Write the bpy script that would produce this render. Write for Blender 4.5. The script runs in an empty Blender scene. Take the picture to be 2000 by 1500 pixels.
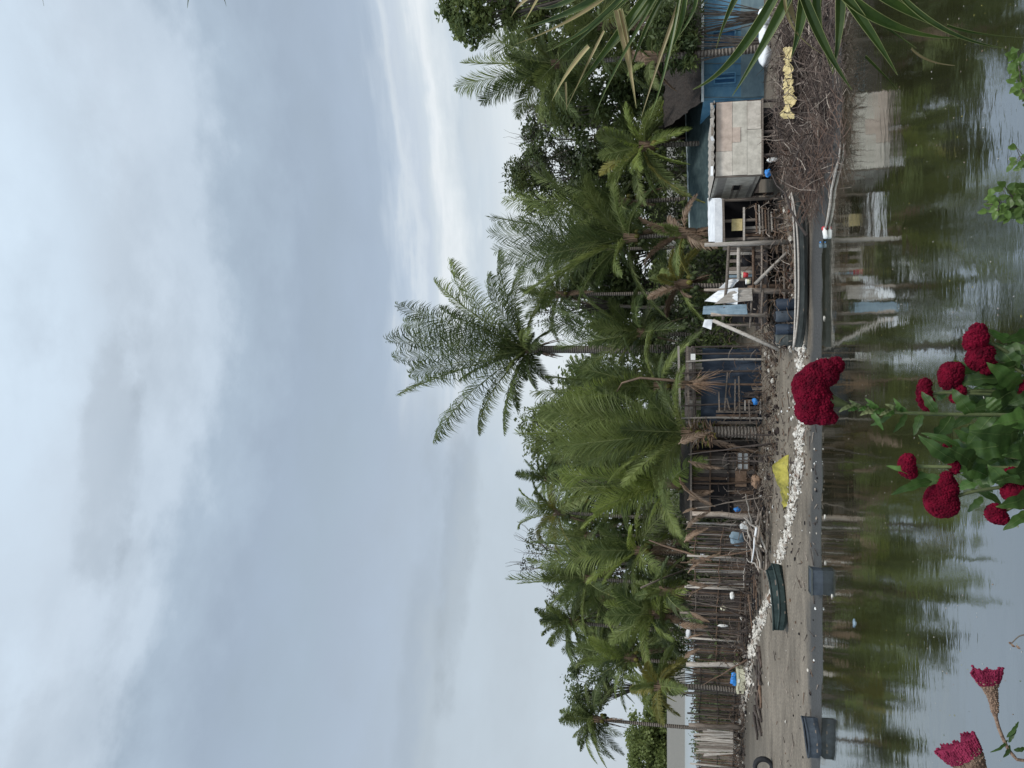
import bpy, math, random
from mathutils import Vector, Matrix, noise
R = random.Random(7)
PI = math.pi
col = bpy.context.scene.collection
sc = bpy.context.scene
# ------------------------------------------------------------------ camera (phone held on its side: world up is picture left)
FPX = 1502.0; HV = 1295.0; H = 4.2
TH = math.atan((HV - 1000) / FPX)
Fw = Vector((0, math.cos(TH), math.sin(TH))); Rt = Vector((1, 0, 0)); Up = Vector((0, -math.sin(TH), math.cos(TH)))
CAM = Vector((0, 0, H))
cd = bpy.data.cameras.new('camera'); cam = bpy.data.objects.new('camera', cd); col.objects.link(cam)
X = -Up; Y = Rt; Z = -Fw
cam.matrix_world = Matrix(((X.x, Y.x, Z.x, 0), (X.y, Y.y, Z.y, 0), (X.z, Y.z, Z.z, H), (0, 0, 0, 1)))
cd.sensor_fit = 'HORIZONTAL'; cd.sensor_width = 36; cd.lens = 36 * FPX / 2000; cd.clip_start = 0.05; cd.clip_end = 6000
sc.camera = cam

def ray(U, V): return Fw * FPX + Rt * (U - 750) + Up * (1000 - V)
def P(U, V, y):
    d = ray(U, V); return CAM + d * (y / d.y)
def PX(y): return y / FPX          # metres per photo pixel at depth y

def sstep(a, b, t):
    t = max(0, min(1, (t - a) / (b - a))); return t * t * (3 - 2 * t)
def shore(x): return 22.0 - 2.3 * sstep(3.9, 6.0, x) + 0.35 * noise.noise(Vector((x * 0.35, 3.1, 0))) + .2 * noise.noise(Vector((x * .9, 5.1, 0))) + .12 * noise.noise(Vector((x * 1.7, 9.1, 0)))
PROF = [(-60, 2.6), (3.4, 2.6), (6, -0.7), (20.3, -0.45), (22.0, 0.0), (22.3, 0.08), (22.9, 0.11), (25, 0.2), (30, 0.45), (40, 0.7), (72, 0.85), (84, -0.8), (150, -0.8), (154.5, -.1), (157, 3.4), (240, 3.3), (700, 7), (3000, 9)]
def gz(x, y):
    s = y
    if y > 8: s = y + (22.0 - shore(x)) * (1 - sstep(30, 40, y))
    for (a, za), (b, zb) in zip(PROF, PROF[1:]):
        if s <= b:
            z = za + (zb - za) * (s - a) / (b - a); break
    else: z = PROF[-1][1]
    if 21 < y < 75: z += 0.035 * noise.noise(Vector((x * .5, y * .5, 0))) * min(1, (y - 21)) + 0.02 * noise.noise(Vector((x * 2.1, y * 2.1, 4)))
    return z
def G(U, V, dz=0):
    d = ray(U, V); t = 16.0 / d.y; 
    while t * d.y < 170:
        p = CAM + d * t
        if p.z <= gz(p.x, p.y) + dz: return Vector((p.x, p.y, gz(p.x, p.y)))
        t += 0.05 / d.y
    return CAM + d * t
def W(U, V, z=0.0):
    d = ray(U, V); return CAM + d * ((z - H) / d.z)
def gp(x, y, dz=0): return Vector((x, y, gz(x, y) + dz))

# ------------------------------------------------------------------ materials
def nodes(name):
    m = bpy.data.materials.new(name); m.use_nodes = True; nt = m.node_tree
    return m, nt, nt.nodes['Principled BSDF'], nt.nodes['Material Output']
def mat(name, c1, c2, scale=3.0, rough=.85, stretch=(1, 1, 1), bump=.3, detail=6, var=.25, spec=.3, lo=.3, hi=.7, bdist=.01):
    m, nt, b, o = nodes(name); N = nt.nodes; L = nt.links
    tc = N.new('ShaderNodeTexCoord'); mp = N.new('ShaderNodeMapping'); mp.inputs['Scale'].default_value = stretch
    L.new(tc.outputs['Object'], mp.inputs[0])
    nz = N.new('ShaderNodeTexNoise'); nz.inputs['Scale'].default_value = scale; nz.inputs['Detail'].default_value = detail; nz.inputs['Roughness'].default_value = .65
    L.new(mp.outputs[0], nz.inputs['Vector'])
    cr = N.new('ShaderNodeValToRGB'); cr.color_ramp.elements[0].color = (*c1, 1); cr.color_ramp.elements[1].color = (*c2, 1)
    cr.color_ramp.elements[0].position = lo; cr.color_ramp.elements[1].position = hi
    L.new(nz.outputs['Fac'], cr.inputs[0])
    oi = N.new('ShaderNodeObjectInfo'); mr = N.new('ShaderNodeMapRange'); mr.inputs['To Min'].default_value = 1 - var; mr.inputs['To Max'].default_value = 1 + var
    L.new(oi.outputs['Random'], mr.inputs['Value'])
    mx = N.new('ShaderNodeMix'); mx.data_type = 'RGBA'; mx.blend_type = 'MULTIPLY'; mx.inputs[0].default_value = 1
    L.new(cr.outputs[0], mx.inputs[6]); L.new(mr.outputs[0], mx.inputs[7]); L.new(mx.outputs[2], b.inputs['Base Color'])
    b.inputs['Roughness'].default_value = rough; b.inputs['Specular IOR Level'].default_value = spec
    if bump:
        bp = N.new('ShaderNodeBump'); bp.inputs['Strength'].default_value = bump; bp.inputs['Distance'].default_value = bdist
        L.new(nz.outputs['Fac'], bp.inputs['Height']); L.new(bp.outputs[0], b.inputs['Normal'])
    return m
def leafmat(name, c1, c2, scale=.8, trans=.35, rough=.55, var=.3):
    m = mat(name, c1, c2, scale, rough, bump=0, var=var, spec=.35, detail=4)
    nt = m.node_tree; N = nt.nodes; L = nt.links; b = N['Principled BSDF']; o = N['Material Output']
    src = b.inputs['Base Color'].links[0].from_socket
    tr = N.new('ShaderNodeBsdfTranslucent'); mx = N.new('ShaderNodeMixShader'); mx.inputs[0].default_value = trans
    hs = N.new('ShaderNodeHueSaturation'); hs.inputs['Value'].default_value = 1.5; hs.inputs['Hue'].default_value = .485; L.new(src, hs.inputs['Color']); L.new(hs.outputs[0], tr.inputs[0])
    L.new(b.outputs[0], mx.inputs[1]); L.new(tr.outputs[0], mx.inputs[2]); L.new(mx.outputs[0], o.inputs[0])
    return m
M = {}
M['wood'] = mat('weathered_wood', (.085, .068, .056), (.23, .195, .165), 6, .9, (6, 6, .6), .5)
M['wood_pale'] = mat('pale_wood', (.24, .21, .18), (.45, .42, .38), 6, .9, (5, 5, .8), .5)
M['wood_dark'] = mat('dark_wood', (.028, .023, .022), (.10, .08, .07), 5, .9, (5, 5, .6), .5)
M['wood_brown'] = mat('brown_wood', (.08, .05, .035), (.2, .135, .095), 5, .9, (4, 4, .7), .5)
M['black'] = mat('black_and_shade', (.006, .006, .008), (.022, .02, .022), 3, .95)  # black things, and black sheets that stand in for deep shade
M['bluetarp'] = mat('dark_blue_tarp', (.012, .02, .036), (.04, .058, .085), 2.2, .6, (1, 1, .5), .8, bdist=.05)
M['greytarp'] = mat('grey_blue_tarp', (.10, .15, .19), (.22, .29, .34), 3, .6, bump=.6, bdist=.04)
M['whitesheet'] = mat('white_plastic_sheet', (.52, .54, .57), (.82, .83, .84), 3, .5, bump=.5, bdist=.03)
M['bluewall'] = mat('blue_painted_wall', (.05, .17, .31), (.18, .35, .46), 1.6, .7, (1, 1, 2), .3, lo=.25, hi=.75)
M['bluewall2'] = mat('faded_blue_wall', (.10, .15, .18), (.17, .24, .26), 2.2, .8, (1, 1, 2), .3)
M['bluedark'] = mat('window_dark_blue', (.012, .06, .15), (.03, .11, .22), 2, .7)  # darker blue of the house windows
M['teal'] = mat('teal_roof_sheet', (.016, .03, .034), (.045, .068, .07), 4, 1, (1, 1, 1), .2)
M['fibre_w'] = mat('white_fibreboard', (.36, .32, .27), (.72, .66, .58), 3.5, .8, var=.05)
M['fibre_p'] = mat('pinkish_fibreboard', (.38, .30, .25), (.62, .51, .43), 3.5, .8, var=.05)
M['fibre_g'] = mat('grey_fibreboard', (.36, .33, .28), (.66, .62, .54), 3.5, .8, var=.05)
M['thatch'] = mat('thatch', (.012, .010, .009), (.042, .034, .029), 14, 1, (1, 1, .3), 1, bdist=.05)
M['yellow'] = mat('yellow_tarp', (.07, .07, .018), (.46, .40, .07), 2.6, .6, bump=.8, bdist=.05, var=.05)
M['ywrap'] = mat('pale_yellow_sheet', (.36, .28, .11), (.68, .56, .3), 7, .6, bump=.8, bdist=.04, var=.05)
M['boat'] = mat('grey_boat_hull', (.028, .034, .034), (.085, .095, .092), 2.5, .7, (1, 1, 3), .3, var=.05)
M['boat_dark'] = mat('dark_green_boat_hull', (.012, .024, .025), (.04, .062, .06), 3, .75, var=.1)
M['boat_blue'] = mat('dark_blue_boat_hull', (.022, .03, .04), (.065, .08, .1), 3, .7, var=.1)
M['palerim'] = mat('pale_gunwale', (.28, .33, .35), (.5, .55, .56), 4, .6)
M['rust'] = mat('rusty_red', (.15, .05, .03), (.3, .12, .08), 4, .8)
M['red'] = mat('red_plastic', (.4, .03, .04), (.5, .05, .06), 3, .5)
M['white'] = mat('white_plastic', (.7, .7, .68), (.88, .88, .85), 4, .5, var=.1)
M['cream'] = mat('cream_cooler', (.52, .50, .36), (.66, .64, .48), 4, .6, var=.05)
M['blue'] = mat('blue_plastic', (.02, .16, .5), (.06, .3, .75), 9, .5, var=.1)
M['rubber'] = mat('black_rubber', (.012, .013, .015), (.035, .036, .04), 5, .8)
M['shell'] = mat('white_shell', (.2, .175, .145), (.66, .63, .57), 14, .8, var=0, lo=.35, hi=.6)
M['brick'] = mat('brick_panel', (.16, .10, .065), (.33, .22, .15), 8, .9)
M['trunk'] = None
M['twig'] = mat('brush_twigs', (.035, .026, .022), (.135, .102, .085), 4, .95, lo=.35, hi=.65)
M['twig_red'] = mat('reddish_brush', (.055, .036, .028), (.16, .105, .08), 4, .95)
M['root'] = mat('driftwood', (.17, .13, .105), (.38, .33, .28), 5, .9, (3, 3, 1))
M['core'] = mat('brush_core', (.018, .013, .012), (.05, .038, .034), 8, 1)
M['leaf_dark'] = leafmat('palm_leaf_dark', (.042, .066, .02), (.12, .158, .052))
M['leaf_mid'] = leafmat('palm_leaf_mid', (.072, .102, .026), (.195, .235, .075))
M['leaf_bright'] = leafmat('palm_leaf_bright', (.11, .155, .03), (.25, .30, .08))
M['leaf_yell'] = leafmat('palm_leaf_yellowing', (.12, .13, .03), (.27, .24, .06))
M['leaf_dead'] = leafmat('dead_palm_leaf', (.09, .06, .04), (.26, .18, .12), trans=.2)
M['rachis'] = mat('palm_rib', (.10, .13, .04), (.2, .21, .09), 4, .6)
M['bl_dark'] = leafmat('broad_leaf_dark', (.032, .05, .018), (.098, .13, .046), .5)
M['bl_mid'] = leafmat('broad_leaf_mid', (.056, .078, .024), (.145, .178, .06), .5)
M['bl_grey'] = leafmat('dry_tree_leaf', (.045, .05, .035), (.125, .125, .085), .5)
M['bl_olive'] = leafmat('olive_tree_leaf', (.04, .06, .025), (.12, .15, .06), .7)
M['bark'] = mat('bark', (.06, .05, .042), (.16, .14, .12), 8, .95, (2, 2, .5), .8)
M['fleaf'] = leafmat('cockscomb_leaf', (.022, .052, .014), (.065, .12, .03), 25, .3, .45)
M['fleaf_vein'] = mat('leaf_vein', (.08, .13, .04), (.14, .2, .07), 8, .6)
M['fleaf_l'] = leafmat('cockscomb_leaf_light', (.03, .08, .018), (.085, .16, .038), 25, .4, .45)
M['stemg'] = mat('green_stem', (.05, .075, .03), (.14, .16, .07), 30, .6, bump=.3, bdist=.001)
M['stemb'] = mat('seedy_brown_stem', (.10, .06, .045), (.3, .21, .15), 160, .8, bump=1, bdist=.003)
M['strap'] = leafmat('strap_leaf', (.02, .045, .012), (.06, .10, .022), 9, .3, .4)
M['strap_d'] = leafmat('dry_strap_leaf', (.22, .18, .08), (.42, .34, .18), 7, .3, .5)
M['strap_edge'] = mat('pale_leaf_edge', (.14, .17, .05), (.27, .29, .12), 8, .6)
M['shrubleaf'] = leafmat('small_shrub_leaf', (.07, .13, .03), (.15, .24, .06), 12, .4, .4)
# cockscomb velvet
def velvet(name, c1, c2):
    m = mat(name, c1, c2, 60, .8, bump=.8, bdist=.002, var=.12, spec=.1)
    b = m.node_tree.nodes['Principled BSDF']; b.inputs['Sheen Weight'].default_value = .12; b.inputs['Sheen Tint'].default_value = (.9, .1, .3, 1); b.inputs['Sheen Roughness'].default_value = .4
    return m
M['crest'] = velvet('crimson_velvet', (.04, .0006, .006), (.17, .003, .02))
M['crest_pink'] = velvet('faded_pink_crest', (.11, .01, .03), (.30, .035, .085))
# ringed palm bark
m, nt, b, o = nodes('ringed_palm_bark'); N = nt.nodes; L = nt.links
tc = N.new('ShaderNodeTexCoord'); wv = N.new('ShaderNodeTexWave'); wv.wave_type = 'BANDS'; wv.bands_direction = 'Z'; wv.inputs['Scale'].default_value = 2.6; wv.inputs['Distortion'].default_value = 3; wv.inputs['Detail'].default_value = 4; wv.inputs['Detail Scale'].default_value = 2
cr = N.new('ShaderNodeValToRGB'); cr.color_ramp.elements[0].color = (.075, .062, .052, 1); cr.color_ramp.elements[1].color = (.19, .165, .14, 1); cr.color_ramp.elements[0].position = .1; cr.color_ramp.elements[1].position = .7
L.new(tc.outputs['Object'], wv.inputs[0]); L.new(wv.outputs[0], cr.inputs[0]); L.new(cr.outputs[0], b.inputs['Base Color']); b.inputs['Roughness'].default_value = .9
bp = N.new('ShaderNodeBump'); bp.inputs['Distance'].default_value = .03; L.new(wv.outputs[0], bp.inputs['Height']); L.new(bp.outputs[0], b.inputs['Normal'])
M['trunk'] = m

# ------------------------------------------------------------------ mesh builder
class MB:
    def __init__(s): s.v = []; s.f = []; s.m = []; s.mats = []
    def mi(s, m):
        if m not in s.mats: s.mats.append(m)
        return s.mats.index(m)
    def face(s, pts, m):
        i = len(s.v); s.v += [Vector(p) for p in pts]; s.f.append(tuple(range(i, i + len(pts)))); s.m.append(s.mi(m))
    def raw(s, vs, fs, m):
        i = len(s.v); s.v += [Vector(p) for p in vs]; k = s.mi(m)
        for f in fs: s.f.append(tuple(a + i for a in f)); s.m.append(k)
    def beam(s, p, q, w, h, m, taper=1, upv=None):
        p = Vector(p); q = Vector(q); d = (q - p)
        if d.length < 1e-6: return
        d.normalize(); u = Vector(upv) if upv else (Vector((0, 0, 1)) if abs(d.z) < .9 else Vector((0, 1, 0)))
        a = d.cross(u).normalized(); b = a.cross(d).normalized()
        vs = []
        for c, t in ((p, 1), (q, taper)):
            for sa, sb in ((-1, -1), (1, -1), (1, 1), (-1, 1)): vs.append(c + a * (sa * w * t / 2) + b * (sb * h * t / 2))
        s.raw(vs, [(0, 3, 2, 1), (4, 5, 6, 7), (0, 1, 5, 4), (1, 2, 6, 5), (2, 3, 7, 6), (3, 0, 4, 7)], m)
    def tube(s, pts, rad, n, m, cap=True):
        pts = [Vector(p) for p in pts]; k = len(pts)
        if not isinstance(rad, (list, tuple)): rad = [rad] * k
        vs = []; fs = []; pa = None
        for i, p in enumerate(pts):
            d = (pts[min(i + 1, k - 1)] - pts[max(i - 1, 0)]).normalized()
            if pa is None:
                u = Vector((0, 0, 1)) if abs(d.z) < .8 else Vector((0, 1, 0)); a = d.cross(u).normalized()
            else: a = (pa - d * pa.dot(d)).normalized()
            pa = a; b = d.cross(a)
            for j in range(n):
                t = 2 * PI * j / n; vs.append(p + (a * math.cos(t) + b * math.sin(t)) * rad[i])
        for i in range(k - 1):
            for j in range(n): fs.append((i * n + j, i * n + (j + 1) % n, (i + 1) * n + (j + 1) % n, (i + 1) * n + j))
        if cap: fs.append(tuple(range(n))[::-1]); fs.append(tuple((k - 1) * n + j for j in range(n)))
        s.raw(vs, fs, m)
    def blob(s, c, r, m, sub=2, amp=.15, fr=2, seed=0, rot=0):
        vs, fs = ICO[sub]; out = []
        c = Vector(c)
        if not isinstance(r, (list, tuple, Vector)): r = (r, r, r)
        cr_, sr_ = math.cos(rot), math.sin(rot)
        for v in vs:
            k = 1 + amp * noise.noise(v * fr + Vector((seed * 7.3, seed * 3.1, seed)))
            x, y, z = v.x * r[0] * k, v.y * r[1] * k, v.z * r[2] * k
            out.append(c + Vector((x * cr_ - y * sr_, x * sr_ + y * cr_, z)))
        s.raw(out, fs, m)
import bmesh
ICO = {}
for sub in (1, 2, 3, 4, 5):
    bm = bmesh.new(); bmesh.ops.create_icosphere(bm, subdivisions=sub, radius=1)
    ICO[sub] = ([v.co.copy() for v in bm.verts], [tuple(v.index for v in f.verts) for f in bm.faces]); bm.free()
ORG = {}
def link(o, parent, world):
    col.objects.link(o); ORG[o.name] = world
    if parent is not None: o.parent = parent; o.location = world - ORG[parent.name]
    else: o.location = world
def build(name, mb, parent=None, smooth=False, org=None):
    if parent is not None and org is None: org = ORG[parent.name]
    if org is None:
        xs = [v.x for v in mb.v]; ys = [v.y for v in mb.v]; zs = [v.z for v in mb.v]
        org = Vector(((min(xs) + max(xs)) / 2, (min(ys) + max(ys)) / 2, min(zs)))
    me = bpy.data.meshes.new(name); me.from_pydata([v - org for v in mb.v], [], mb.f)
    for mm in mb.mats: me.materials.append(M[mm] if isinstance(mm, str) else mm)
    me.polygons.foreach_set('material_index', mb.m)
    if smooth: me.polygons.foreach_set('use_smooth', [True] * len(mb.f))
    me.update()
    o = bpy.data.objects.new(name, me); link(o, parent, Vector(org)); return o
def tag(o, label, cat, group=None, kind=None):
    if label: o['label'] = label
    if cat: o['category'] = cat
    if group: o['group'] = group
    if kind: o['kind'] = kind
    return o
def thing(name, label, cat, loc, group=None):
    o = bpy.data.objects.new(name, None); o.empty_display_size = .2; link(o, None, Vector(loc)); return tag(o, label, cat, group)

# ------------------------------------------------------------------ ground, water
def axis(pts):
    out = []
    for (a, b, st) in pts:
        n = max(1, int(round((b - a) / st)))
        out += [a + (b - a) * i / n for i in range(n)]
    out.append(pts[-1][1]); return out
ys = axis([(-60, 0, 10), (0, 7, .5), (7, 17, 1), (17, 26, .2), (26, 45, .5), (45, 90, 3), (90, 150, 10), (150, 160, .6), (160, 300, 20), (300, 3000, 300)])
xs = axis([(-2500, -300, 200), (-300, -60, 20), (-60, -20, 4), (-20, 20, .25), (20, 60, 4), (60, 300, 20), (300, 2500, 200)])
mb = MB(); WX = len(xs)
vs = [Vector((x, y, gz(x, y))) for y in ys for x in xs]
fs = [(j * WX + i, j * WX + i + 1, (j + 1) * WX + i + 1, (j + 1) * WX + i) for j in range(len(ys) - 1) for i in range(WX - 1)]
m, nt, b, o = nodes('muddy_ground'); N = nt.nodes; L = nt.links
ge = N.new('ShaderNodeNewGeometry'); sp = N.new('ShaderNodeSeparateXYZ'); L.new(ge.outputs['Position'], sp.inputs[0])
n1 = N.new('ShaderNodeTexNoise'); n1.inputs['Scale'].default_value = .9; n1.inputs['Detail'].default_value = 9; n1.inputs['Roughness'].default_value = .7
mp = N.new('ShaderNodeMapping'); mp.inputs['Scale'].default_value = (.45, 1.6, 1); L.new(ge.outputs['Position'], mp.inputs[0]); L.new(mp.outputs[0], n1.inputs['Vector'])
n2 = N.new('ShaderNodeTexNoise'); n2.inputs['Scale'].default_value = 14; n2.inputs['Detail'].default_value = 6; L.new(ge.outputs['Position'], n2.inputs['Vector'])
cr = N.new('ShaderNodeValToRGB'); cr.color_ramp.elements[0].color = (.092, .075, .056, 1); cr.color_ramp.elements[1].color = (.25, .212, .165, 1); cr.color_ramp.elements[0].position = .3; cr.color_ramp.elements[1].position = .7
L.new(n1.outputs['Fac'], cr.inputs[0])
cr2 = N.new('ShaderNodeValToRGB'); cr2.color_ramp.elements[0].color = (.6, .6, .6, 1); cr2.color_ramp.elements[1].color = (1.2, 1.2, 1.2, 1); cr2.color_ramp.elements[0].position = .3; cr2.color_ramp.elements[1].position = .65
L.new(n2.outputs['Fac'], cr2.inputs[0])
mx = N.new('ShaderNodeMix'); mx.data_type = 'RGBA'; mx.blend_type = 'MULTIPLY'; mx.inputs[0].default_value = .8; L.new(cr.outputs[0], mx.inputs[6]); L.new(cr2.outputs[0], mx.inputs[7])
wet = N.new('ShaderNodeMapRange'); wet.inputs['From Min'].default_value = .10; wet.inputs['From Max'].default_value = .13; L.new(sp.outputs['Z'], wet.inputs['Value'])
mw = N.new('ShaderNodeMix'); mw.data_type = 'RGBA'; mw.inputs[6].default_value = (.046, .045, .043, 1); L.new(wet.outputs[0], mw.inputs[0]); L.new(mx.outputs[2], mw.inputs[7])
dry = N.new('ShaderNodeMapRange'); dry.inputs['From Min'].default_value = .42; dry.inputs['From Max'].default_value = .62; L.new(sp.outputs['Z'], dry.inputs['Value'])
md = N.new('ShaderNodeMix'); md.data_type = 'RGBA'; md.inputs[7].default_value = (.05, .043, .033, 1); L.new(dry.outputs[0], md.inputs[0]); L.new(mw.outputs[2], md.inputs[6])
far = N.new('ShaderNodeMapRange'); far.inputs['From Min'].default_value = 140; far.inputs['From Max'].default_value = 145; L.new(sp.outputs['Y'], far.inputs['Value'])
mf = N.new('ShaderNodeMix'); mf.data_type = 'RGBA'; mf.inputs[7].default_value = (.16, .155, .14, 1); L.new(far.outputs[0], mf.inputs[0]); L.new(md.outputs[2], mf.inputs[6])
L.new(mf.outputs[2], b.inputs['Base Color'])
rr = N.new('ShaderNodeMapRange'); rr.inputs['From Min'].default_value = .05; rr.inputs['From Max'].default_value = .16; rr.inputs['To Min'].default_value = .5; rr.inputs['To Max'].default_value = .8; L.new(sp.outputs['Z'], rr.inputs['Value']); L.new(rr.outputs[0], b.inputs['Roughness'])
bp = N.new('ShaderNodeBump'); bp.inputs['Strength'].default_value = .9; bp.inputs['Distance'].default_value = .06; L.new(n2.outputs['Fac'], bp.inputs['Height']); L.new(bp.outputs[0], b.inputs['Normal'])
M['ground'] = m
mb.raw(vs, fs, 'ground'); tag(build('ground', mb, org=Vector((0, 0, 0)), smooth=True), None, None, kind='structure')

m, nt, b, o = nodes('river_water'); N = nt.nodes; L = nt.links
ge = N.new('ShaderNodeNewGeometry')
def wn(scale, st, detail=3, rough=.5, dist=0):
    mp = N.new('ShaderNodeMapping'); mp.inputs['Scale'].default_value = st; L.new(ge.outputs['Position'], mp.inputs[0])
    n = N.new('ShaderNodeTexNoise'); n.inputs['Scale'].default_value = scale; n.inputs['Detail'].default_value = detail; n.inputs['Roughness'].default_value = rough; n.inputs['Distortion'].default_value = dist; L.new(mp.outputs[0], n.inputs['Vector']); return n.outputs['Fac']
a1 = wn(1.1, (.6, 1, 1), 2); a2 = wn(7, (.5, 1.1, 1), 3, .55, .4)
s1 = N.new('ShaderNodeMath'); s1.operation = 'MULTIPLY'; s1.inputs[1].default_value = 1.3; L.new(a1, s1.inputs[0])
patch = wn(.28, (.5, 1, 1), 3)
pm = N.new('ShaderNodeMapRange'); pm.inputs['From Min'].default_value = .42; pm.inputs['From Max'].default_value = .62; pm.inputs['To Min'].default_value = .17; pm.inputs['To Max'].default_value = .42; L.new(patch, pm.inputs['Value'])
s3 = N.new('ShaderNodeMath'); s3.operation = 'MULTIPLY'; L.new(a2, s3.inputs[0]); L.new(pm.outputs[0], s3.inputs[1])
s2 = N.new('ShaderNodeMath'); s2.operation = 'ADD'; L.new(s1.outputs[0], s2.inputs[0]); L.new(s3.outputs[0], s2.inputs[1])
bp = N.new('ShaderNodeBump'); bp.inputs['Strength'].default_value = 1; bp.inputs['Distance'].default_value = .0058; L.new(s2.outputs[0], bp.inputs['Height'])
b.inputs['Base Color'].default_value = (.024, .022, .010, 1); b.inputs['Roughness'].default_value = .5; b.inputs['Specular IOR Level'].default_value = 0
gl = N.new('ShaderNodeBsdfGlossy'); gl.inputs['Roughness'].default_value = .045; gl.inputs['Color'].default_value = (.9, .93, .93, 1); L.new(bp.outputs[0], gl.inputs['Normal']); sy = N.new('ShaderNodeSeparateXYZ'); L.new(ge.outputs['Position'], sy.inputs[0]); ry_ = N.new('ShaderNodeMapRange'); ry_.inputs['From Min'].default_value = 60; ry_.inputs['From Max'].default_value = 100; ry_.inputs['To Min'].default_value = .05; ry_.inputs['To Max'].default_value = .5; L.new(sy.outputs['Y'], ry_.inputs['Value']); L.new(ry_.outputs[0], gl.inputs['Roughness'])
fr = N.new('ShaderNodeFresnel'); fr.inputs['IOR'].default_value = 2.6; L.new(bp.outputs[0], fr.inputs['Normal'])
fm = N.new('ShaderNodeMapRange'); fm.inputs['From Min'].default_value = .15; fm.inputs['From Max'].default_value = .6; fm.inputs['To Min'].default_value = .56; fm.inputs['To Max'].default_value = .68; L.new(fr.outputs[0], fm.inputs['Value'])
ms = N.new('ShaderNodeMixShader'); L.new(fm.outputs[0], ms.inputs[0]); L.new(b.outputs[0], ms.inputs[1]); L.new(gl.outputs[0], ms.inputs[2]); L.new(ms.outputs[0], o.inputs[0])
M['water'] = m
mb = MB(); mb.face([(-2500, 3, 0), (2500, 3, 0), (2500, 156, 0), (-2500, 156, 0)], 'water')
tag(build('water', mb, org=Vector((0, 0, 0))), None, None, kind='structure')

# ------------------------------------------------------------------ palms
def bez(a, b, c, t): return a * ((1 - t) ** 2) + b * (2 * t * (1 - t)) + c * (t * t)
ZUP = Vector((0, 0, 1))
def frond(parent, C, tip, arch=.18, lm=.2, n=42, w=.05, m='leaf_mid', hang=.35, rr=.028, name='frond', spread=.75, wind=Vector((0, 0, 0)), bare=.1):
    C = Vector(C); tip = Vector(tip); D = tip - C; Ln = D.length
    ctrl = C + D * .5 + ZUP * (Ln * arch) - D.normalized() * (.0)
    mb = MB(); pts = [bez(C, ctrl, tip, i / 9) for i in range(10)]
    mb.tube(pts, [rr * (1 - .85 * i / 9) for i in range(10)], 4, 'rachis' if m not in ('leaf_dead',) else 'leaf_dead', cap=False)
    tw = R.uniform(-.8, .8); n = int(n * 2.1); w *= .82; lm *= 1.25
    for i in range(n):
        t = bare + (1 - bare) * (i + .5) / n
        p = bez(C, ctrl, tip, t); T = ((ctrl - C) * (2 * (1 - t)) + (tip - ctrl) * (2 * t)).normalized()
        S = T.cross(ZUP)
        if S.length < .25: S = T.cross(Vector((math.sin(tw * 6), math.cos(tw * 6), .2)))
        S.normalize(); Nn = S.cross(T).normalized()
        S2 = S * math.cos(tw) + Nn * math.sin(tw); N2 = S2.cross(T)
        pr = math.sin(PI * min(1, .18 + .78 * t)) ** .7 * (1 if t < .9 else .85)
        for sg in (-1, 1):
            if R.random() < .05: continue
            l = Ln * lm * pr * R.uniform(.8, 1.12)
            fwd = .62 + .55 * t
            d = (T * fwd + S2 * (sg * spread) + N2 * .22 + Vector((R.uniform(-.1, .1), R.uniform(-.1, .1), R.uniform(-.1, .1))) + wind * .4).normalized()
            d2 = (d - ZUP * hang * R.uniform(.5, 1.3) + wind * .6).normalized(); d3 = (d2 - ZUP * hang * R.uniform(.5, 1.2)).normalized()
            q1 = p + d * (l * .4); q2 = q1 + d2 * (l * .35); q3 = q2 + d3 * (l * .3)
            wv = T.cross(d); wv = (T * .8 + N2 * R.uniform(-.6, .6)).normalized() * (w * .5)
            i0 = len(mb.v); mb.v += [p - wv * .6, p + wv * .6, q1 + wv, q1 - wv, q2 + wv * .7, q2 - wv * .7, q3]
            k = mb.mi(m); mb.f += [(i0, i0 + 1, i0 + 2, i0 + 3), (i0 + 3, i0 + 2, i0 + 4, i0 + 5), (i0 + 5, i0 + 4, i0 + 6)]; mb.m += [k] * 3
    return build(name, mb, parent)
def trunk(parent, base, top, r0, r1, m='trunk', bend=.3, seg=22):
    base = Vector(base); top = Vector(top); mb = MB()
    c = (base + top) * .5 + Vector((R.uniform(-1, 1) * bend, R.uniform(-.3, .3) * bend, 0))
    pts = [bez(base, c, top, i / seg) for i in range(seg + 1)]
    rad = [(r0 + (r1 - r0) * (i / seg) ** .6) * (1 + .05 * (i % 2)) for i in range(seg + 1)]; rad[0] *= 1.3
    mb.tube(pts, rad, 10, m); return build('trunk', mb, parent, smooth=True)
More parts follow.
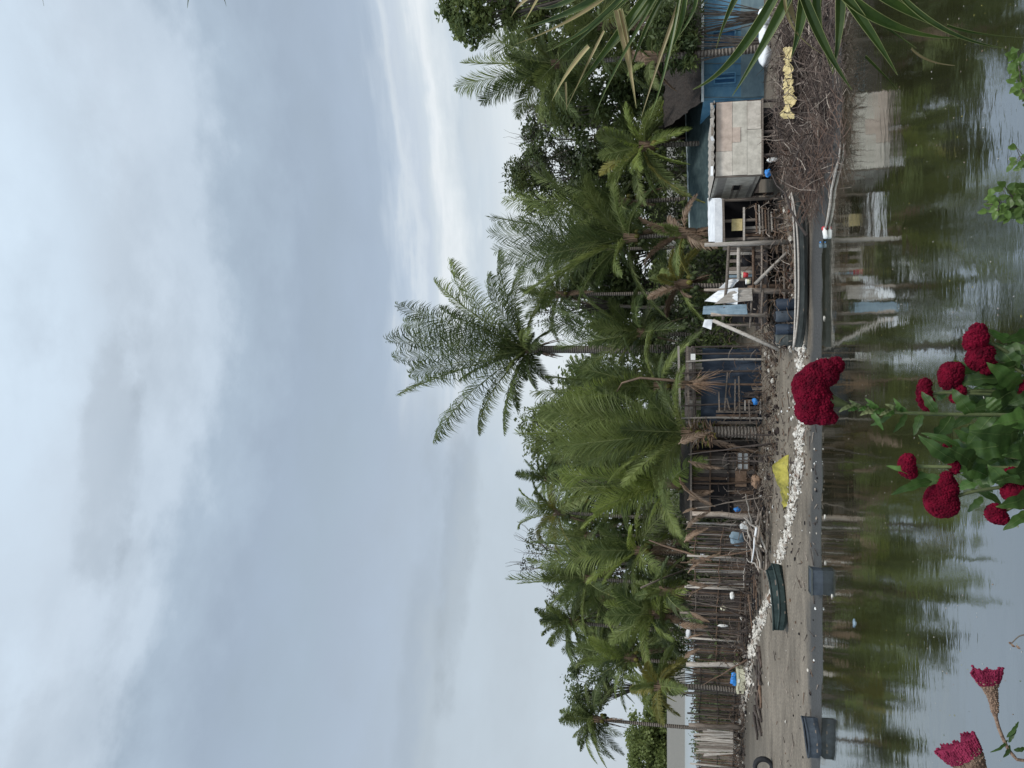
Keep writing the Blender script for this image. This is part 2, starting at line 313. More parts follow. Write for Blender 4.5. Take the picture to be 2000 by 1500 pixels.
def palm(label, U, V, y, L_=3.6, n=20, mats=('leaf_mid', 'leaf_dark'), tips=None, emin=-25, emax=85, dead=2, tr=.13, base=None, lm=.2, hang=.35, nl=40, w=.05, arch=.2, azc=None, nuts=True, group='coconut palms along the far bank', name='coconut_palm', droop=.35):
    C = P(U, V, y); bx, by = (C.x, C.y) if base is None else base
    g = gz(bx, by); root = thing(name, label, 'palm tree', (bx, by, g), group)
    trunk(root, (bx, by, g - .1), C - ZUP * .1, tr, tr * .75)
    k = 0
    if tips:
        for tp in tips:
            u, v, dy = tp[:3]; mm = tp[3] if len(tp) > 3 else mats[k % len(mats)]; ar = tp[4] if len(tp) > 4 else arch
            frond(root, C, P(u, v, y + dy), ar, lm, nl, w, mm, hang); k += 1
    for i in range(n):
        f = (i + .5) / n; e = math.radians(emax + (emin - emax) * f); a = i * 2.39996 + R.uniform(-.3, .3)
        l = L_ * R.uniform(.82, 1.08) * (1 - .15 * max(0, math.sin(e)))
        D = Vector((math.cos(a) * math.cos(e), math.sin(a) * math.cos(e), math.sin(e)))
        tp = C + D * l - ZUP * (l * droop * R.uniform(.6, 1.3) * math.cos(e))
        frond(root, C, tp, arch * R.uniform(.7, 1.3) * max(.15, math.cos(e)) + .03, lm, nl, w, mats[i % len(mats)], hang)
    for i in range(dead):
        a = R.uniform(0, 2 * PI); l = L_ * R.uniform(.5, .8)
        frond(root, C - ZUP * .2, C + Vector((math.cos(a) * l * .3, math.sin(a) * l * .3, -l * .9)), .22, .14, 26, .05, 'leaf_dead', .6, name='dead_frond')
    mb = MB()
    for i in range(14):
        a = i * 2.4; mb.tube([C + Vector((math.cos(a) * .1, math.sin(a) * .1, -.35)), C + Vector((math.cos(a) * .22, math.sin(a) * .22, .3))], [.09, .03], 5, 'leaf_dead')
    build('crown_shaft', mb, root)
    if nuts:
        mb = MB()
        for i in range(8):
            a = i * .8; mb.blob(C + Vector((math.cos(a) * .3, math.sin(a) * .3, -.35 - .15 * (i % 3))), (.11, .11, .14), 'leaf_yell' if i % 3 == 0 else 'bl_olive', 2, .05, seed=i)
        build('coconuts', mb, root, smooth=True)
    return root

# tall palm over the middle, crown read off the photo
palm('tallest coconut palm whose crown stands clear against the sky', 818, 1035, 43, n=17, mats=('leaf_dark', 'leaf_mid', 'leaf_dark'), L_=2.7, emin=-25, lm=.2, nl=52, w=.06, dead=6, droop=.25, hang=.85, tr=.27,
     tips=[(905, 775, -1, 'leaf_dark', .05), (835, 757, 0, 'leaf_dark', .06), (800, 770, 1, 'leaf_dark', .05), (730, 780, .5, 'leaf_mid', .14), (640, 850, -.5, 'leaf_dark', .22), (655, 935, .5, 'leaf_mid', .24), (655, 985, -1, 'leaf_dark', .16), (760, 900, 2, 'leaf_dark', .14),
           (990, 880, 0, 'leaf_mid', .2), (950, 850, 1, 'leaf_mid', .12), (900, 860, -1.5, 'leaf_dark', .1), (965, 955, -1, 'leaf_dark', .2), (1010, 975, .5, 'leaf_dark', .15), (980, 1020, 1.2, 'leaf_mid', .25), (870, 790, 2, 'leaf_dark', .06), (770, 800, -2, 'leaf_dark', .1), (700, 1010, 0, 'leaf_dark', .25), (860, 1040, -3, 'leaf_mid', .3)])
G1 = None
palm('big dark palm with fronds fanned high, right of the tallest palm', 1035, 1230, 37, n=12, L_=3.6, tips=[(1042, 958, 0, 'leaf_dark', .03), (1010, 968, 1, 'leaf_dark', .03), (985, 985, -.5, 'leaf_dark', .04), (1075, 960, 1, 'leaf_mid', .04), (1130, 1000, -.5, 'leaf_mid', .12), (1180, 1060, 0, 'leaf_dark', .2), (930, 1060, .5, 'leaf_mid', .2), (900, 1130, -1, 'leaf_dark', .25), (1155, 1145, -1.5, 'leaf_mid', .25), (960, 1010, 1.5, 'leaf_dark', .1), (925, 1025, .5, 'leaf_mid', .12)], lm=.2, mats=('leaf_dark', 'leaf_mid'), nl=46)
palm('dark palm filling the gap below the tallest palm crown', 850, 1255, 40, n=16, L_=3.6, tips=[(870, 1065, 0, 'leaf_dark', .05), (900, 1080, 1, 'leaf_dark', .1), (820, 1085, 0, 'leaf_dark', .05), (940, 1130, -1, 'leaf_mid', .2), (775, 1140, 0, 'leaf_mid', .15), (760, 1200, -1, 'leaf_mid', .2)], mats=('leaf_dark', 'leaf_dark', 'leaf_mid'), nl=44)
palm('broad green palm with one long brown dead frond hanging over the blue tarp shelter', 745, 1290, 36, n=14, L_=3.6, tips=[(735, 1040, 0, 'leaf_mid', .03), (765, 1065, 1, 'leaf_mid', .05), (700, 1035, .5, 'leaf_mid', .06), (790, 1110, -1, 'leaf_dark', .12), (720, 1100, -1.5, 'leaf_bright', .1)], mats=('leaf_mid', 'leaf_dark'), nl=46)
palm('large palm with long upright light green fronds above a frayed ringed trunk', 655, 1345, 30.5, n=12, L_=3.9, emin=5, emax=80, droop=.2, tips=[(655, 1012, 0, 'leaf_bright', .02), (680, 1022, 1, 'leaf_mid', .03), (640, 1030, .7, 'leaf_mid', .03), (610, 1060, -.3, 'leaf_mid', .05), (720, 1090, -.5, 'leaf_mid', .08), (700, 1050, -1, 'leaf_mid', .03), (590, 1120, 0, 'leaf_mid', .1), (745, 1170, .5, 'leaf_dark', .12), (560, 1190, -.5, 'leaf_mid', .2), (628, 1090, -1.2, 'leaf_mid', .06)], mats=('leaf_mid', 'leaf_mid', 'leaf_dark'), tr=.25, nl=56, w=.045, dead=4)
palm('bright young palm with wide fronds left of the frayed ringed trunk', 555, 1310, 34, n=12, L_=3.4, tips=[(575, 1095, -1, 'leaf_bright', .1), (525, 1110, -1, 'leaf_bright', .12), (500, 1160, -1.2, 'leaf_bright', .2), (600, 1120, 0, 'leaf_mid', .1), (610, 1200, -1, 'leaf_mid', .15), (470, 1140, -1, 'leaf_bright', .22), (545, 1060, 1, 'leaf_mid', .04)], mats=('leaf_bright', 'leaf_mid'), nl=46)
palm('palm whose top fronds curl over against the sky left of centre', 500, 1090, 47, n=12, L_=3.0, tips=[(545, 1015, 0, 'leaf_mid', .3), (470, 1015, 0, 'leaf_mid', .5), (440, 1060, 0, 'leaf_yell', .6), (575, 1040, 0, 'leaf_dark', .3), (520, 1010, 1, 'leaf_dark', .3)], mats=('leaf_mid', 'leaf_yell'), emax=60)
palm('palm with drooping fronds just behind the curled palm', 565, 1070, 50, n=12, L_=2.8, tips=[(575, 1008, 0, 'leaf_dark', .2), (600, 1050, 0, 'leaf_dark', .3)], mats=('leaf_dark',), emax=60)
palm('mid green palm over the driftwood pile', 425, 1250, 40, n=20, L_=4.0, tips=[(440, 1040, 0, 'leaf_mid', .04), (400, 1060, -1, 'leaf_mid', .1), (470, 1060, 1, 'leaf_mid', .1)], mats=('leaf_mid', 'leaf_bright', 'leaf_dark'), nl=44, dead=6)
palm('palm with one spear frond poking straight up above the bare twigs', 370, 1150, 45, n=18, L_=3.8, tips=[(368, 990, 0, 'leaf_mid', .01), (360, 1012, 0, 'leaf_mid', .02), (410, 1030, 0, 'leaf_mid', .1)], mats=('leaf_mid', 'leaf_dark'), lm=.18)
palm('windblown shaggy palm left of the spear frond palm', 285, 1120, 46, n=18, L_=3.0, tips=[(310, 1045, 0, 'leaf_dark', .2), (260, 1060, 0, 'leaf_mid', .4), (235, 1120, 0, 'leaf_dark', .5), (200, 1140, 0, 'leaf_dark', .5)], mats=('leaf_dark', 'leaf_mid'), hang=.7)
palm('low bushy palm with bright fronds above the stick fence', 300, 1280, 38, n=20, L_=3.2, mats=('leaf_bright', 'leaf_mid', 'leaf_dark'), lm=.22, dead=5)
palm('low green palm above the white cooler box', 215, 1230, 42, n=20, L_=3.4, mats=('leaf_mid', 'leaf_dark', 'leaf_bright'))
palm('small yellowing palm with one drooping yellow frond over the fence gap', 160, 1290, 36, n=12, L_=2.2, mats=('leaf_mid', 'leaf_yell'), tips=[(130, 1320, -.5, 'leaf_yell', .4), (205, 1330, 0, 'leaf_yell', .4)], lm=.22)
palm('leftmost palm with fronds swept down toward the left edge', 95, 1165, 48, n=18, L_=3.0, tips=[(45, 1130, 0, 'leaf_mid', .3), (20, 1190, 0, 'leaf_dark', .5), (60, 1140, -.5, 'leaf_mid', .35), (10, 1165, .5, 'leaf_mid', .4), (130, 1130, 0, 'leaf_mid', .3), (115, 1115, 0, 'leaf_mid', .2)], mats=('leaf_mid', 'leaf_dark'), hang=.8)
palm('starburst palm of light green fronds behind the patchwork hut', 1215, 1262, 33, n=14, L_=2.6, tips=[(1250, 1180, -.6, 'leaf_bright', .05), (1195, 1170, -.5, 'leaf_mid', .05), (1290, 1230, -.6, 'leaf_bright', .15), (1310, 1290, -.6, 'leaf_mid', .2), (1140, 1185, -1, 'leaf_mid', .12), (1100, 1260, -.7, 'leaf_mid', .25), (1250, 1350, -1, 'leaf_bright', .2), (1180, 1345, -1, 'leaf_bright', .25), (1105, 1375, -.6, 'leaf_yell', .35), (1300, 1345, -.5, 'leaf_mid', .35), (1160, 1172, .3, 'leaf_yell', .15)], mats=('leaf_mid', 'leaf_bright'), nl=44, dead=1)
palm('palm with pale feathery fronds against the sky at the right, above the blue building', 1375, 1090, 36, n=16, L_=3.4, tips=[(1330, 892, 0, 'leaf_mid', .12), (1378, 905, .5, 'leaf_mid', .04), (1300, 940, 0, 'leaf_dark', .1), (1270, 1010, 0, 'leaf_mid', .25), (1440, 930, 1, 'leaf_dark', .05), (1330, 965, 1, 'leaf_dark', .1), (1260, 1060, 0, 'leaf_mid', .3)], mats=('leaf_dark', 'leaf_mid'), nl=46, base=(12.9, 30))
palm('palm half hidden behind the strap leaves at the right edge', 1450, 1180, 34, n=20, L_=3.6, mats=('leaf_dark', 'leaf_mid'))
palm('palm with arching pale ribs between the dark fanned palm and the patchwork hut', 1105, 1215, 39, n=18, L_=3.6, tips=[(1110, 985, 0, 'leaf_mid', .04), (1060, 1000, 0, 'leaf_mid', .03), (1160, 1040, .5, 'leaf_mid', .08)], mats=('leaf_mid', 'leaf_dark'))
palm('palm at the back seen between the tallest palm and the upright fronds', 770, 1215, 52, n=18, L_=4.2, mats=('leaf_dark',), lm=.18)
for (u_, v_, y_, l_, lab_) in ((455, 1150, 52, 4.0, 'palm at the back between the curled palm and the spear frond palm'), (330, 1180, 50, 4.0, 'palm at the back behind the windblown shaggy palm'), (235, 1180, 50, 3.4, 'palm at the back left of the windblown shaggy palm'), (925, 1095, 47, 3.6, 'palm at the back right of the tallest palm trunk'), (690, 1150, 50, 4.0, 'palm at the back just left of the gap beside the tallest palm'), (1010, 1120, 50, 4.0, 'palm at the back behind the dark fanned palm'), (1285, 1120, 47, 3.6, 'palm at the back behind the dry brownish tree')):
    palm(lab_, u_, v_, y_, n=20, L_=l_, mats=('leaf_mid', 'leaf_dark'), lm=.19, nl=34)
palm('palm at the back left of the bright young palm', 620, 1180, 50, n=18, L_=4.2, mats=('leaf_dark', 'leaf_mid'), lm=.18)
palm('brownish shaggy palm low behind the open pole frame', 945, 1330, 34, n=10, L_=2.0, mats=('leaf_mid', 'leaf_dead', 'leaf_yell'), dead=7, tr=.12)
palm('short ragged palm with dry hanging fronds beside the tall grey post', 1045, 1340, 31, n=8, L_=1.8, mats=('leaf_mid', 'leaf_dead'), dead=7, tr=.13, nuts=False, tips=[(960, 1350, 0, 'leaf_yell', .3), (1075, 1250, 0, 'leaf_dead', .2), (985, 1260, 0, 'leaf_dead', .3)])
palm('short palm with withered lower fronds over the fence left of the driftwood pile', 345, 1300, 37, n=8, L_=2.2, mats=('leaf_mid', 'leaf_dark'), dead=6, tr=.12, nuts=False)
# hanging brown frond over the shelter
hf = MB()
o = thing('dead_palm_frond', 'long reddish brown dead palm frond hanging in front of the dark blue tarp', 'dead frond', P(757, 1400, 30), None)
mb = MB(); pp = [P(735, 1205, 30.8), P(752, 1215, 30.5), P(762, 1250, 30.3), P(757, 1310, 30.2), P(752, 1352, 30.1)]; mb.tube(pp, [.02, .04, .05, .06, .07], 6, 'leaf_dead'); build('stalk', mb, o, smooth=True)
mb = MB()
for i in range(60):
    a = P(752 + R.uniform(-3, 3), R.uniform(1335, 1365), 30.1); q = P(R.uniform(726, 780), R.uniform(1370, 1418), 30.1 + R.uniform(-.3, .3)); mm = (a + q) * .5 + Vector((R.uniform(-.04, .04), 0, .02))
    mb.tube([a, mm, q], [.014, .012, .003], 3, 'leaf_dead' if i % 3 else 'brick')
build('leaflets', mb, o)
hk = thing('palm_husk', 'frayed orange brown husk of old frond bases on the large palm trunk', 'palm husk', P(655, 1380, 30.1)); mb = MB()
for i in range(150):
    a = R.uniform(0, 2 * PI); c = P(655, R.uniform(1345, 1392), 30.4); b0 = c + Vector((math.cos(a) * .15, math.sin(a) * .15, -.1)); l = R.uniform(.25, .75); q = b0 + Vector((math.cos(a) * l * .8, math.sin(a) * l * .5, R.uniform(-.1, .6) * l)); mb.tube([b0, (b0 + q) * .5 + Vector((0, 0, .04)), q], [.03, .02, .004], 4, R.choice(('leaf_dead', 'brick', 'leaf_dead', 'leaf_yell', 'root')))
build('fibres', mb, hk)
# ------------------------------------------------------------------ broadleaf trees
def tree(label, U, V, y, rx, rz, n=40, leaf=.16, per=130, m=('bl_dark', 'bl_mid'), base=None, ry=None, name='broadleaf_tree', group='broadleaf trees behind the palms', bare=0, tr=.16, cl=.32, limbs=7):
    C = P(U, V, y); ry = ry or rx * .8; bx, by = base or (C.x, C.y); g = gz(bx, by)
    root = thing(name, label, 'tree', (bx, by, g), group)
    fork = Vector((bx, by, g)) * .35 + (C - ZUP * rz * .6) * .65
    trunk(root, (bx, by, g - .1), fork, tr, tr * .6, 'bark', .4)
    ends = []; cm = MB()
    for i in range(n):
        a = R.uniform(0, 2 * PI); z = R.uniform(-1, 1); r = (1 - z * z) ** .5 * R.uniform(.55, 1.0); zz = z * R.uniform(.7, 1)
        ends.append(C + Vector((math.cos(a) * r * rx, math.sin(a) * r * ry, zz * rz)))
    lb = MB()
    for i, e in enumerate(ends):
        if i < limbs * 3:
            mid = (fork + e) * .5 + Vector((R.uniform(-.3, .3), R.uniform(-.3, .3), R.uniform(0, .4)))
            lb.tube([fork, mid, e], [tr * .4, tr * .2, .02], 5, 'bark')
    build('limbs', lb, root, smooth=True)
    for e in ends:
        cr_ = rx * cl * R.uniform(.6, 1.3); mm = R.choice(m)
        for k in range(per):
            d = Vector((R.gauss(0, 1), R.gauss(0, 1), R.gauss(0, 1) * .75)); d.normalize(); p = e + d * (cr_ * R.random() ** .45)
            u = Vector((R.uniform(-1, 1), R.uniform(-1, 1), R.uniform(-.6, .6))).normalized(); v = u.cross(Vector((R.uniform(-1, 1), R.uniform(-1, 1), R.uniform(-1, 1)))).normalized()
            s = leaf * R.uniform(.6, 1.3); i0 = len(cm.v); cm.v += [p - u * s, p + v * s * .45, p + u * s, p - v * s * .45]; cm.f.append((i0, i0 + 1, i0 + 2, i0 + 3)); cm.m.append(cm.mi(mm))
    if cm.f: build('crown', cm, root)
    if bare:
        tb = MB()
        for k in range(bare):
            e = R.choice(ends[:limbs * 3]); p = e.copy(); d = (e - C + ZUP * rz * .9).normalized(); pts = [p.copy()]
            for j in range(4):
                p = p + (d + Vector((R.uniform(-.4, .4), R.uniform(-.4, .4), R.uniform(-.2, .4)))).normalized() * rx * .16; pts.append(p.copy())
            tb.tube(pts, [.02, .016, .012, .009, .005], 3, 'bark')
        build('bare_twigs', tb, root)
    return root
tree('rounded small leafed tree standing clear at the left', 165, 1150, 56, 2.1, 1.8, 34, .13, 110, ('bl_olive', 'bl_mid'), tr=.12)
tree('dry thin tree whose bare twigs rise above the palms left of centre', 405, 1055, 55, 2.2, 1.6, 16, .1, 60, ('bl_grey', 'bl_mid'), bare=46)
tree('thin tree with bare twigs behind the windblown palm', 320, 1085, 56, 1.6, 1.0, 10, .1, 50, ('bl_grey',), bare=26)
tree('thin brown twiggy tree tucked right of the tallest palm trunk', 900, 1085, 49, 1.9, 1.3, 18, .1, 60, ('bl_grey', 'bl_mid'), bare=40)
tree('dense dark tree between the tallest palm trunk and the fanned palm', 940, 1180, 52, 2.6, 2.6, 44, .2, 120, ('bl_dark',), cl=.36)
tree('leafy tree rising behind the large upright palm', 640, 1085, 54, 2.8, 2.7, 44, .15, 130, ('bl_mid', 'bl_olive'))
tree('tall dark tree with big leaves cut by the top right corner of the bank', 1490, 940, 32, 1.7, 1.7, 50, .13, 130, ('bl_dark', 'bl_mid'), base=(17, 33), tr=.2, cl=.26)
tree('dark tree behind the feathery palm at the right', 1430, 1090, 42, 2.8, 2.8, 50, .17, 140, ('bl_dark', 'bl_mid'))
tree('dry brownish tree with bare twigs behind the starburst palm', 1235, 1110, 45, 2.4, 2.9, 50, .13, 110, ('bl_grey', 'bl_dark'), bare=50)
tree('round dark tree crown between the fanned palm and the dry tree', 1150, 1060, 48, 2.4, 2.2, 44, .14, 130, ('bl_dark', 'bl_mid'), bare=14)
tree('dark tree behind the patchwork hut and the starburst palm', 1150, 1200, 44, 3.0, 2.6, 50, .17, 130, ('bl_dark',))
tree('dark tree right of the starburst palm', 1310, 1170, 40, 2.6, 3.0, 50, .16, 130, ('bl_dark', 'bl_mid'))
tree('shaded tree above the blue building', 1450, 1250, 38, 2.6, 2.6, 44, .16, 130, ('bl_dark',))
for (u, v, y, lab) in ((1010, 1190, 56, 'dense tree far behind the dark fanned palm'), (880, 1230, 58, 'dense tree far behind the tallest palm trunk'), (740, 1190, 58, 'dense tree far behind the hanging brown frond'), (600, 1190, 58, 'dense tree far behind the bright young palm'), (480, 1180, 58, 'dense tree far behind the curled palm'), (370, 1190, 58, 'dense tree far behind the spear frond palm'), (270, 1220, 60, 'dense tree far behind the low bushy palm')):
    tree(lab, u, v, y, 3.4, 3.2, 46, .24, 110, ('bl_dark', 'bl_mid'), cl=.36)
def shrub(label, U, V, y, rx, rz, m=('bl_dark', 'bl_mid'), n=26, leaf=.12, dead=0, group='shrubs under the palms'):
    C = P(U, V, y); g = gz(C.x, C.y); root = thing('shrub', label, 'shrub', (C.x, C.y, g), group)
    cm = MB(); sb = MB()
    for i in range(n):
        a = R.uniform(0, 2 * PI); e = C + Vector((math.cos(a) * R.uniform(.2, 1) * rx, math.sin(a) * .6 * rx, R.uniform(-1, 1) * rz))
        sb.tube([(C.x + R.uniform(-.2, .2), C.y, g), e], [.025, .01], 4, 'bark'); mm = R.choice(m)
        for k in range(80):
            d = Vector((R.gauss(0, 1), R.gauss(0, 1), R.gauss(0, 1))).normalized(); p = e + d * (rx * .38 * R.random() ** .5)
            u = Vector((R.uniform(-1, 1), R.uniform(-1, 1), R.uniform(-.8, .8))).normalized(); v = u.cross(Vector((R.uniform(-1, 1), R.uniform(-1, 1), R.uniform(-1, 1)))).normalized()
            s = leaf * R.uniform(.6, 1.4); i0 = len(cm.v); cm.v += [p - u * s, p + v * s * .3, p + u * s, p - v * s * .3]; cm.f.append((i0, i0 + 1, i0 + 2, i0 + 3)); cm.m.append(cm.mi(mm))
    build('foliage', cm, root); build('stems', sb, root)
SH = [(880, 1330, 42, 1.8, 1.2, 'dark shrub behind the white sheeted frame', ('bl_dark',)), (970, 1330, 44, 1.8, 1.3, 'dark shrub behind the tall grey post frame', ('bl_dark', 'bl_mid')), (1065, 1310, 42, 1.6, 1.4, 'brownish shrub behind the short ragged palm', ('bl_grey', 'bl_mid', 'bl_dark')),
      (1180, 1310, 40, 2, 1.1, 'green shrub behind the teal roof', ('bl_mid', 'bl_dark')), (1300, 1310, 37, 1.6, 1.2, 'green shrub left of the blue building thatch', ('bl_mid', 'bl_dark')), (1450, 1320, 36, 2, 1.1, 'black green shrub over the blue building', ('bl_dark',)), (1455, 1318, 28.8, 1.3, .75, 'dark shrub spilling over the blue house roof edge', ('bl_dark',)), (1400, 1330, 28.6, .8, .5, 'small dark shrub beside the leaning palm on the blue house', ('bl_dark', 'bl_mid')),
      (790, 1320, 44, 1.9, 1.1, 'dark shrub behind the blue tarp shelter', ('bl_dark', 'bl_mid')), (700, 1310, 46, 2, 1.2, 'dark shrub behind the brown hanging frond', ('bl_dark',)), (600, 1310, 46, 2, 1.2, 'dark shrub behind the plank house', ('bl_dark', 'bl_mid')), (505, 1310, 44, 2, 1.1, 'brownish shrub behind the plank house left end', ('bl_grey', 'bl_dark')),
      (430, 1330, 43, 1.8, 1.1, 'dry brown shrub behind the driftwood pile fence', ('bl_grey', 'bl_dark')), (350, 1320, 43, 1.8, .9, 'dark shrub behind the middle of the stick fence', ('bl_dark', 'bl_mid')), (265, 1310, 43, 1.8, .8, 'green shrub behind the stick fence left of its middle', ('bl_mid', 'bl_dark')), (190, 1300, 43, 1.5, .7, 'green shrub behind the fence near the cooler box', ('bl_mid', 'bl_olive'))]
for (u, v, y, rx, rz, lab, mm) in SH: shrub(lab, u, v, y, rx, rz, mm)
cm = MB()
for i in range(6500):
    y = R.uniform(36, 72); U = R.uniform(60, 1560); x = (U - 750) / FPX * y * 1.02
    zt = H - (R.uniform(25, 60) if U > 330 else 78) / 1474 * y; g = gz(x, y)
    if U < 215:
        if y < 41: continue
        zt = g + R.uniform(.2, .5)
    if U > 1290 and y < 38: continue
    c = Vector((x, y, g + (zt - g) * R.random() ** .8)); mm = R.choice(('bl_dark', 'bl_mid', 'bl_dark', 'bl_grey')); s0 = .13
    for k in range(16):
        p = c + Vector((R.gauss(0, .35), R.gauss(0, .3), R.gauss(0, .28))); u = Vector((R.uniform(-1, 1), R.uniform(-1, 1), R.uniform(-1, 1))).normalized(); v = u.cross(Vector((R.uniform(-1, 1), R.uniform(-1, 1), R.uniform(-1, 1)))).normalized()
        s = s0 * R.uniform(.6, 1.6); i0 = len(cm.v); cm.v += [p - u * s, p + v * s * .4, p + u * s, p - v * s * .4]; cm.f.append((i0, i0 + 1, i0 + 2, i0 + 3)); cm.m.append(cm.mi(mm))
tag(build('undergrowth', cm), 'dark thicket of undergrowth beneath the palms', 'undergrowth', kind='stuff')
# far mound of trees on the other bank, left
cm = thing('distant_tree', 'large rounded tree mass on the far bank at the left edge', 'tree', P(35, 1302, 170))
c = P(35, 1272, 170); mb = MB()
for i in range(60):
    a = R.uniform(0, 2 * PI); e = c + Vector((math.cos(a) * R.uniform(0, 1) * 8, math.sin(a) * 4, R.uniform(-.6, 1) * 5))
    for k in range(150):
        p = e + Vector((R.gauss(0, 1), R.gauss(0, 1), R.gauss(0, .6))); s = .3
        u = Vector((R.uniform(-1, 1), R.uniform(-1, 1), R.uniform(-1, 1))).normalized(); v = u.cross(Vector((R.uniform(-1, 1), R.uniform(-1, 1), .3))).normalized()
        mb.face([p - u * s, p - v * s, p + u * s, p + v * s], 'leaf_mid')
build('crown', mb, cm); mb = MB(); mb.tube([c - ZUP * 8, c], [.5, .3], 6, 'bark'); build('trunk', mb, cm)
# far woods along other bank
mb = MB()
for i in range(900):
    x = R.uniform(-150, 150); h = 3.2 + 2.5 * (noise.noise(Vector((x * .05, 0, 0))) + .5)
    for k in range(14):
        p = Vector((x + R.gauss(0, 1.5), 175 + R.uniform(-3, 3), 3.2 + R.random() * h)); s = .7
        u = Vector((R.uniform(-1, 1), R.uniform(-1, 1), R.uniform(-1, 1))).normalized(); v = u.cross(Vector((R.uniform(-1, 1), R.uniform(-1, 1), .3))).normalized()
        mb.face([p - u * s, p - v * s, p + u * s, p + v * s], 'bl_mid')
tag(build('far_woods', mb), 'low line of woods on the far bank of the river', 'woods', kind='stuff')

# ------------------------------------------------------------------ fences and buildings
def wall_boards(mb, A, B, z0, z1, w, mats, gap=.1, jit=.05, dep=.03, missing=.0):
    A = Vector(A); B = Vector(B); d = B - A; n = max(1, int(d.length / w)); u = d / n; nn = Vector((-d.y, d.x, 0)).normalized()
    for i in range(n):
        if R.random() < missing: continue
        p = A + u * (i + .5); o = nn * R.uniform(-.015, .015); a = p + o; a.z = z0 + R.uniform(-jit, jit); b_ = p + o + u * R.uniform(-.15, .15); b_.z = z1 + R.uniform(-jit, jit)
        mb.beam(a, b_, w * (1 - gap * R.random()), dep, R.choice(mats), upv=nn)
def fence(label, pts, htop, name='stick_fence', pw=.055, mats=('wood', 'wood_dark', 'wood_brown'), weave=3, post=1.3):
    """pts: ground points A..B ; htop: heights"""
    A, B = pts; root = thing(name, label, 'fence', (A + B) / 2, 'stick fences along the yards')
    mb = MB(); d = B - A; n = int(d.length / pw); nn = Vector((-d.y, d.x, 0)).normalized()
    for i in range(n):
        t = (i + R.random() * .6) / n; p = A + d * t; g = gz(p.x, p.y); h = (htop[0] + (htop[1] - htop[0]) * t) * (1 + .16 * noise.noise(Vector((p.x * .9, 3, 0))))
        if R.random() < .1: continue
        h *= R.uniform(.86, 1.06) if R.random() < .85 else R.uniform(.6, 1.2)
        q = p + nn * R.uniform(-.03, .03); mb.beam((q.x, q.y, g), (q.x + R.uniform(-.06, .06), q.y + R.uniform(-.03, .03), g + h), pw * R.uniform(.5, 1.1), .025, R.choice(mats), upv=nn)
    build('picket_panel', mb, root)
    for k in range(weave):
        z = .25 + k * (min(htop) - .35) / max(1, weave - 1); off = nn * .06
        mb = MB(); m_ = R.choice(('wood', 'wood_dark', 'wood_brown', 'wood_pale')); npt = 8
        pp = []
        for j in range(npt + 1):
            p = A + d * (j / npt) - off; pp.append(Vector((p.x, p.y, gz(p.x, p.y) + z + R.uniform(-.05, .05))))
        mb.tube(pp, .02, 5, m_); build('rail', mb, root)
    npst = max(2, int(d.length / post))
    for k in range(npst + 1):
        p = A + d * (k / npst) - nn * .12; g = gz(p.x, p.y); h = (htop[0] + (htop[1] - htop[0]) * k / npst) * R.uniform(.95, 1.2)
        mb = MB(); mb.tube([(p.x, p.y, g - .1), (p.x + R.uniform(-.05, .05), p.y, g + h)], [.06, .045], 6, R.choice(('wood_pale', 'wood'))); build('post', mb, root, smooth=True)
def gB(U, y): p = P(U, 1400, y); return Vector((p.x, p.y, gz(p.x, p.y)))
def hz(V, U, y): return P(U, V, y).z - gB(U, y).z
fence('dark stick fence at the left, between the splayed sticks and the cooler box', (gB(-40, 38.5), gB(205, 37)), (hz(1362, 0, 38), hz(1352, 200, 37)))
fence('middle stretch of dark stick fence with a pale trunk standing in it', (gB(205, 36.6), gB(355, 35)), (hz(1350, 205, 36.6), hz(1345, 355, 35)), mats=('wood', 'wood_dark', 'wood_brown', 'wood_dark'))
fence('tall patched stick fence with light sheets, left of the driftwood pile', (gB(355, 34.5), gB(480, 32.5)), (hz(1345, 355, 34.5), hz(1355, 480, 32.5)), mats=('wood', 'wood_dark', 'wood_pale', 'wood_brown'))
# splayed grey sticks
root = thing('stick_bundle', 'bundle of pale grey splayed sticks leaning beside the left fence', 'sticks', gB(50, 36))
for i in range(34):
    u = 28 + i * 1.35; a = P(u + R.uniform(-2, 2), 1432, 36 + R.uniform(-.1, .1)); q = P(28 + i * 1.5 + R.uniform(-4, 4), 1362 + R.uniform(-8, 14), 36.1)
    mb = MB(); mb.beam(a, q, R.uniform(.03, .07), .03, R.choice(('wood_pale', 'wood', 'wood_pale'))); build('stick', mb, root)
def pole(label, a, q, r0, r1, m, name='wooden_pole', group=None, cat='pole', n=7, kink=.04):
    a = Vector(a); q = Vector(q); mb = MB(); pp = []
    for i in range(6):
        t = i / 5; pp.append(a.lerp(q, t) + Vector((R.uniform(-kink, kink), R.uniform(-kink, kink), R.uniform(-kink, kink) * .5)) * (0 < i < 5))
    mb.tube(pp, [r0 + (r1 - r0) * i / 5 for i in range(6)], n, m); return tag(build(name, mb, smooth=True), label, cat, group)
pole('thick grey post at the left beside the splayed sticks', gB(82, 36.5), P(84, 1345, 36.5), .12, .09, 'wood')
pole('pale grey trunk rising in the fence left of the cooler box', gB(205, 36.2), P(202, 1340, 36.2), .13, .1, 'wood_pale')
pole('long pale pole leaning across the patched fence', G(425, 1425), P(352, 1252, 35.5), .05, .04, 'root')
pole('second long pole leaning on the fence, lower and browner', P(405, 1390, 33), P(445, 1268, 35.5), .05, .035, 'wood_brown')
pole('pale upright trunk standing right of the driftwood pile', gB(493, 30.5), P(497, 1352, 30.5), .12, .09, 'root')

